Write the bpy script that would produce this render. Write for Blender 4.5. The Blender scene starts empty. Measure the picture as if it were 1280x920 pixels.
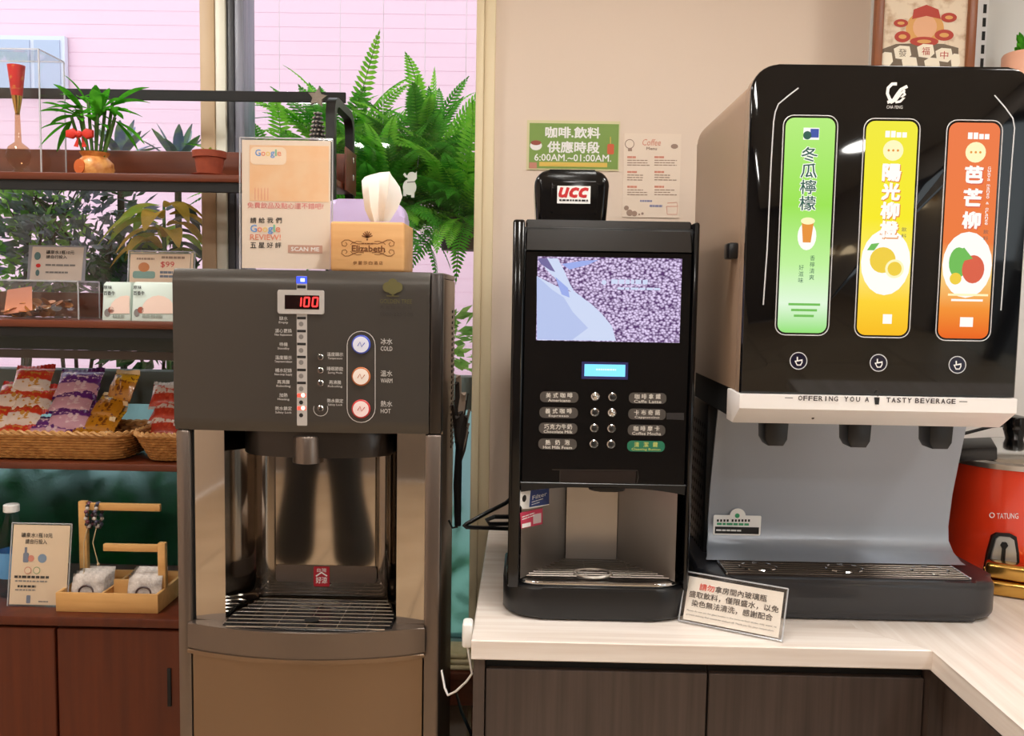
import bpy, bmesh, math, random
from math import sin, cos, pi, radians, sqrt, atan
from mathutils import Vector, Matrix
SC = bpy.context.scene
COL = SC.collection
random.seed(7)

# ------------------------------------------------------------------ camera, sky, exposure
CAM_H, FPX = 1.46, 1120.0
PITCH, YAW, ROLL = radians(4.6), radians(0.77), atan(0.017)
CAM_R = (Matrix.Rotation(YAW, 3, 'Z') @ Matrix.Rotation(pi / 2 - PITCH, 3, 'X') @ Matrix.Rotation(ROLL, 3, 'Z'))
CAM_C = Vector((0, 0, CAM_H))
cd = bpy.data.cameras.new('camera')
cd.sensor_fit = 'HORIZONTAL'; cd.sensor_width = 36.0; cd.lens = 36.0 * FPX / 1280.0; cd.clip_start = 0.02
cam = bpy.data.objects.new('camera', cd); COL.objects.link(cam)
cam.matrix_world = Matrix.Translation(CAM_C) @ CAM_R.to_4x4()
SC.camera = cam
w = bpy.data.worlds.new('sky'); SC.world = w; w.use_nodes = True
bgn = w.node_tree.nodes.get('Background') or w.node_tree.nodes.new('ShaderNodeBackground')
bgn.inputs[0].default_value = (0.93, 0.96, 1.0, 1); bgn.inputs[1].default_value = 2.15
vs = SC.view_settings
vs.view_transform = 'Standard'; vs.look = 'None'; vs.gamma = 1.0; vs.use_curve_mapping = False; vs.exposure = 0.0
SC.cycles.use_denoising = True
SC.cycles.max_bounces = 12; SC.cycles.transparent_max_bounces = 24
LAMP = 59.0

# ------------------------------------------------------------------ helpers
def ray(x, y): return CAM_R @ Vector(((x - 640) / FPX, -(y - 460) / FPX, -1))
def P(x, y, Y=None, Z=None, X=None):
    """photo pixel -> the point of its line of sight on a known plane of the room"""
    d = ray(x, y)
    t = (Y - CAM_C.y) / d.y if Y is not None else (Z - CAM_C.z) / d.z if Z is not None else (X - CAM_C.x) / d.x
    return CAM_C + t * d
def PX(x, Y, y=460): return P(x, y, Y=Y).x
def PZ(y, Y, x=640): return P(x, y, Y=Y).z

def lin(c):
    return tuple(((v / 255) / 12.92 if v <= 10 else (((v / 255) + .055) / 1.055) ** 2.4) for v in c) + (1,)
MATS = {}
def mat(name, col=(200, 200, 200), rough=.5, metal=0, coat=0, emit=0, noise=None, bump=None, spec=.5, trans=0, alpha=None):
    if name in MATS: return MATS[name]
    m = bpy.data.materials.new(name); m.use_nodes = True; MATS[name] = m
    nt = m.node_tree; b = nt.nodes['Principled BSDF']; L = nt.links
    b.inputs['Base Color'].default_value = lin(col); b.inputs['Roughness'].default_value = rough
    b.inputs['Metallic'].default_value = metal; b.inputs['Coat Weight'].default_value = coat
    b.inputs['Specular IOR Level'].default_value = spec; b.inputs['Transmission Weight'].default_value = trans
    if emit:
        b.inputs['Emission Color'].default_value = lin(col); b.inputs['Emission Strength'].default_value = emit; b.inputs['Base Color'].default_value = (.02, .02, .02, 1)
    if noise or bump:
        tc = nt.nodes.new('ShaderNodeTexCoord'); mp = nt.nodes.new('ShaderNodeMapping')
        L.new(tc.outputs['Object'], mp.inputs[0])
        n = nt.nodes.new('ShaderNodeTexNoise'); n.inputs['Detail'].default_value = 6
        L.new(mp.outputs[0], n.inputs['Vector'])
        if noise:      # (scale xyz, second colour, contrast lo, hi)
            mp.inputs['Scale'].default_value = noise[0]; n.inputs['Scale'].default_value = 1
            r = nt.nodes.new('ShaderNodeValToRGB')
            r.color_ramp.elements[0].position = noise[2]; r.color_ramp.elements[1].position = noise[3]
            r.color_ramp.elements[0].color = lin(noise[1]); r.color_ramp.elements[1].color = lin(col)
            L.new(n.outputs['Fac'], r.inputs[0]); L.new(r.outputs[0], b.inputs['Base Color'])
        if bump:       # (scale xyz, strength, distance)
            n2 = n
            if not noise: mp.inputs['Scale'].default_value = bump[0]; n.inputs['Scale'].default_value = 1
            else:
                mp2 = nt.nodes.new('ShaderNodeMapping'); L.new(tc.outputs['Object'], mp2.inputs[0]); mp2.inputs['Scale'].default_value = bump[0]
                n2 = nt.nodes.new('ShaderNodeTexNoise'); n2.inputs['Scale'].default_value = 1; L.new(mp2.outputs[0], n2.inputs['Vector'])
            bp = nt.nodes.new('ShaderNodeBump'); bp.inputs['Strength'].default_value = bump[1]; bp.inputs['Distance'].default_value = bump[2]
            L.new(n2.outputs['Fac'], bp.inputs['Height']); L.new(bp.outputs[0], b.inputs['Normal'])
    return m
def glassy(name, col=(255, 255, 255), gloss=.06, rough=.02, dens=1.0):
    """thin clear sheet: straight-through transmission plus surface reflection"""
    if name in MATS: return MATS[name]
    m = bpy.data.materials.new(name); m.use_nodes = True; MATS[name] = m
    nt = m.node_tree; nt.nodes.clear(); o = nt.nodes.new('ShaderNodeOutputMaterial')
    t = nt.nodes.new('ShaderNodeBsdfTransparent'); t.inputs[0].default_value = lin(col)
    g = nt.nodes.new('ShaderNodeBsdfGlossy'); g.inputs['Roughness'].default_value = rough
    lw_ = nt.nodes.new('ShaderNodeLayerWeight'); pw_ = nt.nodes.new('ShaderNodeMath'); pw_.operation = 'POWER'; pw_.inputs[1].default_value = 5.0
    fr = nt.nodes.new('ShaderNodeMath'); fr.operation = 'MULTIPLY_ADD'; fr.inputs[1].default_value = .5; fr.inputs[2].default_value = gloss * .5
    nt.links.new(lw_.outputs['Facing'], pw_.inputs[0]); nt.links.new(pw_.outputs[0], fr.inputs[0])
    mx = nt.nodes.new('ShaderNodeMixShader'); nt.links.new(fr.outputs[0], mx.inputs[0])
    nt.links.new(t.outputs[0], mx.inputs[1]); nt.links.new(g.outputs[0], mx.inputs[2]); nt.links.new(mx.outputs[0], o.inputs[0])
    return m

def leafmat(name, c1, c2, scale=12, tl=.4):
    """leaf: diffuse with light shining through"""
    m = bpy.data.materials.new(name); m.use_nodes = True; MATS[name] = m; nt = m.node_tree; nt.nodes.clear(); L = nt.links
    o = nt.nodes.new('ShaderNodeOutputMaterial'); tc = nt.nodes.new('ShaderNodeTexCoord'); n = nt.nodes.new('ShaderNodeTexNoise'); n.inputs['Scale'].default_value = scale
    r = nt.nodes.new('ShaderNodeValToRGB'); r.color_ramp.elements[0].position = .35; r.color_ramp.elements[1].position = .65; r.color_ramp.elements[0].color = lin(c2); r.color_ramp.elements[1].color = lin(c1)
    L.new(tc.outputs['Object'], n.inputs['Vector']); L.new(n.outputs['Fac'], r.inputs[0])
    d = nt.nodes.new('ShaderNodeBsdfDiffuse'); t = nt.nodes.new('ShaderNodeBsdfTranslucent'); x = nt.nodes.new('ShaderNodeMixShader'); x.inputs[0].default_value = tl
    L.new(r.outputs[0], d.inputs[0]); L.new(r.outputs[0], t.inputs[0]); L.new(d.outputs[0], x.inputs[1]); L.new(t.outputs[0], x.inputs[2]); L.new(x.outputs[0], o.inputs[0])
    return m

class G:
    """collects geometry for ONE mesh"""
    def __init__(s): s.bm = bmesh.new()
    def box(s, x0, x1, y0, y1, z0, z1, bev=0, seg=2):
        r = bmesh.ops.create_cube(s.bm, size=1.0)
        for v in r['verts']:
            v.co = Vector(((x0 + x1) / 2 + v.co.x * (x1 - x0), (y0 + y1) / 2 + v.co.y * (y1 - y0), (z0 + z1) / 2 + v.co.z * (z1 - z0)))
        if bev:
            es = {e for v in r['verts'] for e in v.link_edges}
            bmesh.ops.bevel(s.bm, geom=list(es), offset=bev, segments=seg, profile=.5, affect='EDGES', clamp_overlap=True)
        return s
    def poly(s, pts):
        return s.bm.faces.new([s.bm.verts.new(p) for p in pts])
    def prism(s, pts, vec, bev=0, seg=2):
        """closed outline (3-D points) pushed along vec"""
        vec = Vector(vec); a = [s.bm.verts.new(Vector(p)) for p in pts]; b = [s.bm.verts.new(Vector(p) + vec) for p in pts]
        n = len(pts); fs = [s.bm.faces.new(a[::-1]), s.bm.faces.new(b)]
        for i in range(n): fs.append(s.bm.faces.new((a[i], a[(i + 1) % n], b[(i + 1) % n], b[i])))
        if bev:
            es = set(fs[0].edges) | set(fs[1].edges)
            bmesh.ops.bevel(s.bm, geom=list(es), offset=bev, segments=seg, profile=.5, affect='EDGES', clamp_overlap=True)
        return s
    def grid(s, fn, nu, nv, cu=False, cv=False):
        mu = nu if cu else nu + 1; mv = nv if cv else nv + 1
        vs_ = [[s.bm.verts.new(Vector(fn(i / nu, j / nv))) for j in range(mv)] for i in range(mu)]
        for i in range(nu):
            for j in range(nv):
                s.bm.faces.new((vs_[i][j], vs_[(i + 1) % mu][j], vs_[(i + 1) % mu][(j + 1) % mv], vs_[i][(j + 1) % mv]))
        return vs_
    def tube(s, pts, r, n=8, closed=False, cap=True):
        pts = [Vector(p) for p in pts]; m = len(pts); rs = r if isinstance(r, (list, tuple)) else [r] * m
        rings = []; ref = None
        for i, p in enumerate(pts):
            if closed: t = pts[(i + 1) % m] - pts[i - 1]
            else: t = pts[min(i + 1, m - 1)] - pts[max(i - 1, 0)]
            t = t.normalized() if t.length > 1e-9 else Vector((0, 0, 1))
            if ref is None: ref = t.orthogonal().normalized()
            ref = (ref - t * ref.dot(t)); ref = ref.normalized() if ref.length > 1e-6 else t.orthogonal().normalized()
            b = t.cross(ref)
            rings.append([s.bm.verts.new(p + rs[i] * (ref * cos(2 * pi * k / n) + b * sin(2 * pi * k / n))) for k in range(n)])
        for i in range(m if closed else m - 1):
            A, B = rings[i], rings[(i + 1) % m]
            for k in range(n): s.bm.faces.new((A[k], A[(k + 1) % n], B[(k + 1) % n], B[k]))
        if cap and not closed:
            s.bm.faces.new(rings[0][::-1]); s.bm.faces.new(rings[-1])
        return s
    def lathe(s, prof, c=(0, 0, 0), n=28, cap=True, sx=1, sy=1):
        c = Vector(c); rings = [[s.bm.verts.new(c + Vector((r * sx * cos(2 * pi * k / n), r * sy * sin(2 * pi * k / n), z))) for k in range(n)] for r, z in prof]
        for A, B in zip(rings, rings[1:]):
            for k in range(n): s.bm.faces.new((A[k], A[(k + 1) % n], B[(k + 1) % n], B[k]))
        if cap: s.bm.faces.new(rings[0][::-1]); s.bm.faces.new(rings[-1])
        return s
    def ball(s, c, r, n=12):
        rr = r if isinstance(r, (tuple, list)) else (r, r, r); c = Vector(c)
        q = bmesh.ops.create_uvsphere(s.bm, u_segments=n, v_segments=max(6, n // 2), radius=1)
        for v in q['verts']: v.co = c + Vector((v.co.x * rr[0], v.co.y * rr[1], v.co.z * rr[2]))
        return s
    def xf(s, M):
        bmesh.ops.transform(s.bm, matrix=M, verts=s.bm.verts); return s
def rrect(a0, a1, b0, b1, r, n=5):
    out = []
    for cx, cy, a in ((a1 - r, b1 - r, 0), (a0 + r, b1 - r, 90), (a0 + r, b0 + r, 180), (a1 - r, b0 + r, 270)):
        for k in range(n + 1):
            t = radians(a + 90 * k / n); out.append((cx + r * cos(t), cy + r * sin(t)))
    return out
def obj(name, g, m, parent=None, local=False, sharp=35, smooth=True):
    """links the geometry as one object; built in room coordinates unless local"""
    me = bpy.data.meshes.new(name)
    bm = g.bm
    if parent is not None and not local: bm.transform(world_of(parent).inverted())
    bmesh.ops.recalc_face_normals(bm, faces=bm.faces)
    bm.to_mesh(me); bm.free()
    if smooth:
        me.polygons.foreach_set('use_smooth', [True] * len(me.polygons)); me.set_sharp_from_angle(angle=radians(sharp))
    me.materials.append(m if not isinstance(m, str) else MATS[m])
    o = bpy.data.objects.new(name, me); COL.objects.link(o)
    if parent is not None: o.parent = parent
    return o
def world_of(o):
    return (world_of(o.parent) if o.parent else Matrix.Identity(4)) @ Matrix.LocRotScale(o.location, o.rotation_euler, o.scale)
def tag(o, label, cat, group=None):
    o['label'] = label; o['category'] = cat
    if group: o['group'] = group
    return o
def thing(name, label, cat, loc=(0, 0, 0), rz=0, group=None, rx=0):
    o = bpy.data.objects.new(name, None); COL.objects.link(o); o.location = loc; o.rotation_euler = (rx, 0, rz); o.empty_display_size = .05
    return tag(o, label, cat, group)
def struct(name, g, m, parent=None, label=None):
    o = obj(name, g, m, parent)
    if parent is None: o['kind'] = 'structure'
    if label: o['label'] = label
    return o
def part(o, label): o['label'] = label; return o
def dup(root, loc, rot=None, label=None, group=None):
    r = root.copy(); COL.objects.link(r); r.location = loc
    if rot is not None: r.rotation_euler = rot
    if label: r['label'] = label
    if group: r['group'] = group
    for ch in list(root.children):
        c = ch.copy(); COL.objects.link(c); c.parent = r
        for g2 in list(ch.children):
            d = g2.copy(); COL.objects.link(d); d.parent = c
    return r

# ---- flat print: lettering and shapes lying on a plane of a thing
_tc = bpy.data.curves.new('type', 'FONT'); _to = bpy.data.objects.new('type', _tc); COL.objects.link(_to)
_tcache = {}
def glyphs(body, bold=0, shear=0, vertical=False):
    k = (body, bold, shear, vertical)
    if k not in _tcache:
        _tc.body = '\n'.join(body) if vertical else body
        _tc.offset = 0; _tc.shear = shear; _tc.resolution_u = 2; _tc.align_x = 'CENTER' if vertical else 'LEFT'
        _tc.space_line = 1.0 if vertical else 1
        bpy.context.view_layer.update()
        me = _to.to_mesh(); v = [(p.co.x, p.co.y) for p in me.vertices]; f = [tuple(q.vertices) for q in me.polygons]
        _to.to_mesh_clear(); _tcache[k] = (v, f)
    return _tcache[k]
STUFF_PRINT = {'gold_print', 'indicator_marks', 'indicator_icons', 'indicator_icons_black', 'label_plate', 'fine_print_grey', 'badge_dots'}
class Print:
    def __init__(s, parent, o, u, v, local=False):
        s.parent = parent; s.o = Vector(o); s.u = Vector(u).normalized(); s.v = Vector(v).normalized(); s.n = s.u.cross(s.v); s.g = {}; s.local = local
    def uv(s, x, y):
        d = ray(x, y); t = (s.o - CAM_C).dot(s.n) / d.dot(s.n); q = CAM_C + t * d - s.o
        return q.dot(s.u), q.dot(s.v)
    def box(s, b):
        x0, y0, x1, y1 = b; xc, yc = (x0 + x1) / 2, (y0 + y1) / 2
        return s.uv(x0, yc)[0], s.uv(xc, y1)[1], s.uv(x1, yc)[0], s.uv(xc, y0)[1]
    def pt(s, u, v, h): return s.o + s.u * u + s.v * v + s.n * h
    def get(s, name, m):
        k = (name, m)
        if k not in s.g: s.g[k] = G()
        return s.g[k]
    def shape(s, pts, m, name='print', h=.0006):
        s.get(name, m).poly([s.pt(a, b, h) for a, b in pts])
    def rect(s, b, m, name='print', h=.0006, r=0, px=True):
        u0, v0, u1, v1 = s.box(b) if px else b
        s.shape(rrect(u0, u1, v0, v1, r) if r else [(u0, v0), (u1, v0), (u1, v1), (u0, v1)], m, name, h)
    def disc(s, x, y, rp, m, name='print', h=.0006, px=True, n=20, ry=None):
        if px:
            u, v = s.uv(x, y); r = abs(s.uv(x + rp, y)[0] - u); r2 = abs(s.uv(x, y + ry)[1] - v) if ry else r
        else: u, v, r = x, y, rp; r2 = ry or rp
        s.shape([(u + r * cos(2 * pi * k / n), v + r2 * sin(2 * pi * k / n)) for k in range(n)], m, name, h)
    def line(s, pts, wd, m, name='print', h=.0006, px=True):
        q = [Vector(s.uv(*p)) if px else Vector(p) for p in pts]; g = s.get(name, m); a = []
        for i, p in enumerate(q):
            t = (q[min(i + 1, len(q) - 1)] - q[max(i - 1, 0)]).normalized(); nn = Vector((-t.y, t.x)) * wd / 2
            a.append((g.bm.verts.new(s.pt(*(p + nn), h)), g.bm.verts.new(s.pt(*(p - nn), h))))
        for A, B in zip(a, a[1:]): g.bm.faces.new((A[0], A[1], B[1], B[0]))
    def text(s, body, b, m, name='lettering', h=.0009, bold=0, shear=0, px=True, vertical=False, keep=False):
        u0, v0, u1, v1 = s.box(b) if px else b
        vs_, fs = glyphs(body, bold, shear, vertical)
        if not vs_: return
        a0 = min(p[0] for p in vs_); a1 = max(p[0] for p in vs_); b0 = min(p[1] for p in vs_); b1 = max(p[1] for p in vs_)
        su = (u1 - u0) / max(a1 - a0, 1e-6); sv = (v1 - v0) / max(b1 - b0, 1e-6)
        ou, ov = u0, v0
        if keep: k = min(su, sv); ou = (u0 + u1) / 2 - k * (a1 - a0) / 2; ov = (v0 + v1) / 2 - k * (b1 - b0) / 2; su = sv = k
        bm = s.get(name, m).bm
        # heavier weights: the same outline set again a hair to each side
        for k, (dx, dy) in enumerate(((0, 0), (1, .6), (-1, -.6), (.6, -1), (-.6, 1)) if bold > .004 else ((0, 0),)):
            dx *= bold * 1.1 * sv; dy *= bold * 1.1 * sv
            vv = [bm.verts.new(s.pt(ou + (x - a0) * su + dx, ov + (y - b0) * sv + dy, h + k * 4e-6)) for x, y in vs_]
            for f in fs:
                if len(set(f)) > 2:
                    try: bm.faces.new([vv[i] for i in f])
                    except ValueError: pass
    def bars(s, b, rows, m, name='fine_print', h=.0006, fill=.5, seed=1, words=6):
        """rows of print too small to read: broken strips"""
        rnd = random.Random(seed); u0, v0, u1, v1 = s.box(b); g = s.get(name, m); ph = (v1 - v0) / rows
        for i in range(rows):
            x = u0; e = u1 - (u1 - u0) * rnd.choice((0, .1, .3))
            while x < e:
                wd = (u1 - u0) / words * rnd.uniform(.5, 1.2); x2 = min(e, x + wd)
                c = v1 - ph * (i + .5)
                g.poly([s.pt(*q, h) for q in ((x, c - ph * fill / 2), (x2, c - ph * fill / 2), (x2, c + ph * fill / 2), (x, c + ph * fill / 2))])
                x = x2 + (u1 - u0) * .025
    def done(s):
        out = {}
        for (name, m), g in s.g.items():
            o = obj(name, g, m, s.parent, smooth=False)
            if name in STUFF_PRINT or name.endswith('fine_print') or name.endswith('lettering'): o['kind'] = 'stuff'
            out[name] = o
        return out

# ------------------------------------------------------------------ materials
WHITE = mat('white_print', (240, 238, 235), .6); BLACK = mat('black_print', (25, 24, 24), .6)
RED = mat('red_print', (205, 40, 40), .6); GREY = mat('grey_print', (130, 125, 122), .6)
mat('paper', (236, 226, 214), .7); mat('paper_peach', (240, 214, 190), .7); mat('paper_white', (240, 238, 236), .7)
mat('wall_paint', (226, 207, 190), .75, bump=((60, 60, 60), .05, .002))
mat('wall_white', (220, 220, 218), .7)
mat('cream_frame', (226, 208, 172), .5); mat('tan_frame', (200, 172, 138), .5); mat('white_frame', (232, 230, 214), .45)
mat('grey_frame', (140, 142, 158), .4, noise=((90, 90, 3), (118, 120, 134), .35, .65)); mat('dark_frame', (62, 64, 70), .4)
mat('band_grey', (120, 134, 132), .4)
mat('gloss_black', (8, 8, 10), .12, spec=.45); mat('satin_black', (17, 17, 19), .35); mat('matt_black', (14, 14, 14), .7)
mat('steel', (190, 184, 178), .34, 1); mat('mirror', (205, 196, 186), .05, 1)
mat('panel_steel', (84, 80, 76), .34, .6); mat('warm_steel', (146, 124, 104), .32, .9); mat('dark_steel', (70, 66, 64), .3, .9)
mat('brown_steel', (128, 116, 108), .3, .85)
mat('chrome', (215, 215, 215), .12, 1); mat('brass', (205, 160, 84), .18, 1)
mat('shelf_wood', (112, 52, 26), .38, noise=((3, 40, 40), (84, 36, 18), .3, .7))
mat('cabinet_wood', (100, 40, 12), .4, noise=((40, 40, 2.5), (80, 28, 7), .3, .7))
mat('counter_wood', (240, 230, 222), .32, noise=((2.2, 46, 46), (218, 202, 190), .28, .62))
mat('counter_wood_return', (240, 230, 222), .32, noise=((46, 2.2, 46), (218, 202, 190), .28, .62))
mat('dark_wood', (86, 72, 66), .5, noise=((70, 70, 2), (64, 53, 48), .3, .7))
mat('tray_wood', (232, 182, 116), .5, noise=((4, 50, 50), (214, 160, 94), .3, .7))
mat('tissue_wood', (226, 176, 118), .5, noise=((3, 40, 40), (212, 156, 98), .3, .7)); mat('burnt_wood', (120, 72, 34), .7)
mat('terracotta', (160, 72, 42), .7, noise=((40, 40, 40), (138, 58, 34), .3, .7))
leafmat('leaf', (96, 186, 52), (60, 140, 36), 30, .4); mat('stem', (72, 110, 40), .6)
mat('wicker', (196, 140, 76), .6, noise=((60, 60, 60), (160, 104, 50), .3, .7))
ACR = glassy('acrylic'); mat('acrylic_edge', (228, 230, 234), .15, trans=.55)
GLASS = glassy('window_glass', (246, 250, 250))
mat('red_enamel', (232, 60, 26), .25, coat=.5)
mat('tissue', (246, 238, 230), .8); mat('lavender', (214, 196, 240), .3)

# ------------------------------------------------------------------ the room
WALL_Y, WIN_Y = 2.42, 2.55
RX0, RX1, RY0, RZ = -2.3, 2.3, -3.4, 2.7
XW = PX(616, WALL_Y, 300)       # left end of the plastered wall
CT_L, CT_F, CT_Z, RET_X = PX(589, 1.545, 806), 1.545, .85, .729
fl = struct('floor', G().box(RX0, RX1, RY0, 2.6, -.08, -.012), mat('floor_grout', (150, 132, 114), .7), label='beige tiled floor')
mt_ = mat('floor_tile', (206, 184, 156), .25, noise=((3, 3, 3), (188, 164, 136), .3, .7))
tile = G().box(.004, .596, .004, .596, -.012, 0, .003, 1)
tm = None
for i in range(8):
    for j in range(10):
        x, y = RX0 + i * .6, RY0 + j * .6
        if tm is None: t0 = obj('tile', tile, mt_, fl); tm = t0.data; t0.location = (x, y, 0)
        elif x < RX1 - .3:
            t1 = bpy.data.objects.new('tile', tm); COL.objects.link(t1); t1.parent = fl; t1.location = (x, y, 0)
struct('ceiling', G().box(RX0 - .1, RX1 + .1, RY0 - .1, 2.62, RZ, RZ + .1), mat('ceiling_paint', (232, 226, 216), .8), label='off white flat ceiling')
struct('wall_back', G().box(XW, RX1 + .1, WALL_Y, WALL_Y + .2, 0, RZ), 'wall_paint', label='warm beige plastered wall behind the coffee machine')
struct('wall_left', G().box(RX0 - .1, RX0, RY0, 2.62, 0, RZ), 'wall_paint', label='beige wall beyond the shelf')
DY0, DY1 = -1.8, -.45
struct('wall_right', G().box(RX1, RX1 + .1, DY1, WALL_Y, 0, RZ).box(RX1, RX1 + .1, RY0, DY0, 0, RZ).box(RX1, RX1 + .1, DY0, DY1, 2.3, RZ), mat('wall_right_paint', (205, 196, 186), .8), label='pale wall with the street door opening')
# wall behind the viewer, with the street door opening
mw = mat('wall_front_dimmed', (124, 112, 102), .8)  # colour darkened to stand in for the dim depth of the room
struct('wall_front', G().box(RX0 - .1, RX1 + .1, RY0 - .1, RY0, 0, RZ), mw, label='wall across the room with dimness put into its colour')
dm = (DY0 + DY1) / 2
dr = struct('door_1', G().box(RX1 + .02, RX1 + .08, DY0, DY0 + .06, 0, 2.3).box(RX1 + .02, RX1 + .08, DY1 - .06, DY1, 0, 2.3).box(RX1 + .02, RX1 + .08, DY0 + .06, DY1 - .06, 2.22, 2.3).box(RX1 + .02, RX1 + .08, dm - .03, dm + .03, 0, 2.22), 'dark_frame', label='dark framed glass street door')
for a, b in ((DY0 + .06, dm - .03), (dm + .03, DY1 - .06)): obj('pane', G().box(RX1 + .045, RX1 + .055, a, b, 0, 2.22), GLASS, dr)
obj('door_handle', G().tube([(RX1 + .01, dm + .08, .9), (RX1 - .03, dm + .08, .92), (RX1 - .03, dm + .08, 1.28), (RX1 + .01, dm + .08, 1.3)], .012), 'chrome', dr)
for k, (y, lab) in enumerate(((-2.07, 'bell-shaped wall lamp beside the street door'), (-2.74, 'bell-shaped wall lamp in the room corner'))):
    t = thing('wall_lamp', lab, 'wall lamp', (RX1, y, 1.42))
    obj('wall_plate', G().box(RX1 - .015, RX1 - .0005, y - .04, y + .04, 1.44, 1.56, .005), 'brass', t)
    obj('arm', G().tube([(RX1 - .01, y, 1.5), (RX1 - .08, y, 1.53), (RX1 - .14, y, 1.5)], .007, 8), 'brass', t)
    obj('shade', G().lathe([(.02, .09), (.05, .06), (.085, -.01), (.09, -.05)], (RX1 - .14, y, 1.42), 28, False), mat('shade_glow', (255, 226, 180), .5, emit=9), t)
struct('pavement', G().box(RX1 + .1, 7, -6, 3, -.2, -.05), mat('pavement_grey', (120, 118, 116), .8), label='grey street pavement outside the door')
# window wall: low wall, end trim, mullion, transom, panes
ZB, ZT1, ZT0 = .43, 1.229, 1.135
struct('wall_window', G().box(RX0, XW, WIN_Y - .05, WIN_Y + .1, 0, ZB - .03).box(RX0, XW, WIN_Y - .05, WIN_Y + .1, 2.6, RZ), 'wall_paint', label='low wall under the window')
struct('trim_1', G().box(PX(592, 2.4, 300), PX(602, 2.4, 300), 2.40, 2.62, 0, RZ, .004).box(PX(602, 2.4, 300), XW, 2.405, 2.62, 0, RZ, .003), 'cream_frame', label='cream frame strip where window meets wall')
xa, xb, xc, xd, xe = [PX(v, WIN_Y - .05, 150) for v in (252, 270, 283, 292, 304)]
struct('trim_2', G().box(xa, xb, WIN_Y - .06, WIN_Y + .1, ZB, 2.6, .003), 'tan_frame', label='tan mullion between the two windows')
struct('trim_3', G().box(xb, xc, WIN_Y - .055, WIN_Y + .1, ZB, 2.6, .003), 'white_frame', label='white mullion strip between the two windows')
xr_ = PX(592, WIN_Y, 300) + .05
def window(n, x0, x1, lab, fr):
    f = struct('window_%d' % n, G().box(x0, x1, WIN_Y - .04, WIN_Y + .04, ZB - .03, ZB + .03).box(x0, x1, WIN_Y - .03, WIN_Y + .04, ZT0, ZT1, .003).box(x0, x1, WIN_Y - .03, WIN_Y + .04, 2.55, 2.6), 'band_grey', label=lab)
    p = obj('pane', G().box(x0, x1, WIN_Y - .003, WIN_Y + .003, ZT1, 2.55), GLASS, f); part(p, 'clear upper pane')
    p = obj('frosted_pane', G().box(x0, x1, WIN_Y - .004, WIN_Y + .004, ZB + .03, ZT0), 'frosted', f); part(p, 'green frosted lower pane')
    return f
mf = mat('frosted', (130, 200, 186), .42, trans=1.0, bump=((140, 140, 140), .25, .004)); mf.node_tree.nodes['Principled BSDF'].inputs['IOR'].default_value = 1.15
w1 = window(1, RX0, xa, 'left window with clear upper pane and frosted green lower pane', None)
w2 = window(2, xe, xr_, 'right window with clear upper pane and frosted green lower pane', None)
obj('jamb', G().box(xc, xd, WIN_Y - .045, WIN_Y + .06, ZB, 2.6, .002), 'dark_frame', w2)
obj('jamb', G().box(xd, xe, WIN_Y - .04, WIN_Y + .06, ZB, 2.6, .002), 'grey_frame', w2)
obj('window_sill', G().box(RX0, XW - .03, WIN_Y - .1, WIN_Y - .04, ZB - .05, ZB - .03, .004), 'cream_frame', w2)
# decals on the pane
D = Print(w2, (0, WIN_Y - .0045, 0), (1, 0, 0), (0, 0, 1))
DEC = mat('decal_white', (226, 232, 220), .6)
D.disc(512, 234, 8.5, DEC, 'animal_decal', ry=10); D.disc(515, 221, 6, DEC, 'animal_decal', h=.0004)
D.shape([D.uv(*q) for q in ((507, 222), (504, 218), (506, 216), (511, 222))], DEC, 'animal_decal', .0005)
D.shape([D.uv(*q) for q in ((517, 219), (521, 214), (521, 224))], DEC, 'animal_decal', .0005)
D.rect((504, 238, 508, 245), DEC, 'animal_decal', .0003); D.rect((514, 238, 518, 247), DEC, 'animal_decal', .0003)
D.line([(509, 228), (519, 227)], .003, GREY, 'animal_decal_collar', .0012)
u, v = D.uv(528, 288)
D.shape([(u + (.009 if k % 2 == 0 else .0035) * sin(k * pi / 5), v + (.009 if k % 2 == 0 else .0035) * cos(k * pi / 5)) for k in range(10)], DEC, 'star_decal')
D.done()
# ceiling lamps
lm = mat('lamp_glow', (255, 252, 246), .5, emit=LAMP)
for k, (x, y) in enumerate(((-1.4, 1.75), (.15, 1.25), (1.5, 1.0), (-1.4, -.6), (.1, -.7), (1.5, -.6), (-1.3, -2.3), (.6, -2.3))):
    t = thing('ceiling_light', 'round flush ceiling light with warm white diffuser', 'ceiling light', (x, y, RZ), group='round ceiling lights')
    obj('rim', G().lathe([(.17, 0), (.2, 0), (.2, -.035), (.17, -.035)], (x, y, RZ), 40, False), WHITE, t)
    obj('diffuser', G().lathe([(.17, 0), (.17, -.028), (.12, -.036), (.01, -.038)], (x, y, RZ), 40), lm, t)

# ------------------------------------------------------------------ counter
ct = thing('countertop', 'pale wood grain L-shaped countertop carrying the drink machines', 'countertop', (0.4, 2.0, CT_Z))
RXE = 1.45
mi = RET_X
obj('board', G().prism([(CT_L, CT_F, CT_Z - .036), (mi, CT_F, CT_Z - .036), (mi - .10, CT_F + .10, CT_Z - .036), (mi - .10, WALL_Y, CT_Z - .036), (CT_L, WALL_Y, CT_Z - .036)], (0, 0, .036), .002, 1), 'counter_wood', ct)
obj('board', G().prism([(mi, .75, CT_Z - .036), (RXE, .75, CT_Z - .036), (RXE, WALL_Y, CT_Z - .036), (mi - .0995, WALL_Y, CT_Z - .036), (mi - .0995, CT_F + .10, CT_Z - .036), (mi, CT_F + .0005, CT_Z - .036)], (0, 0, .036), .002, 1), 'counter_wood_return', ct)
cz = CT_Z - .036
x1_, x2_, x3_ = PX(606, 1.58, 880), PX(883.5, 1.58, 880), PX(1154, 1.58, 880)
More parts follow.
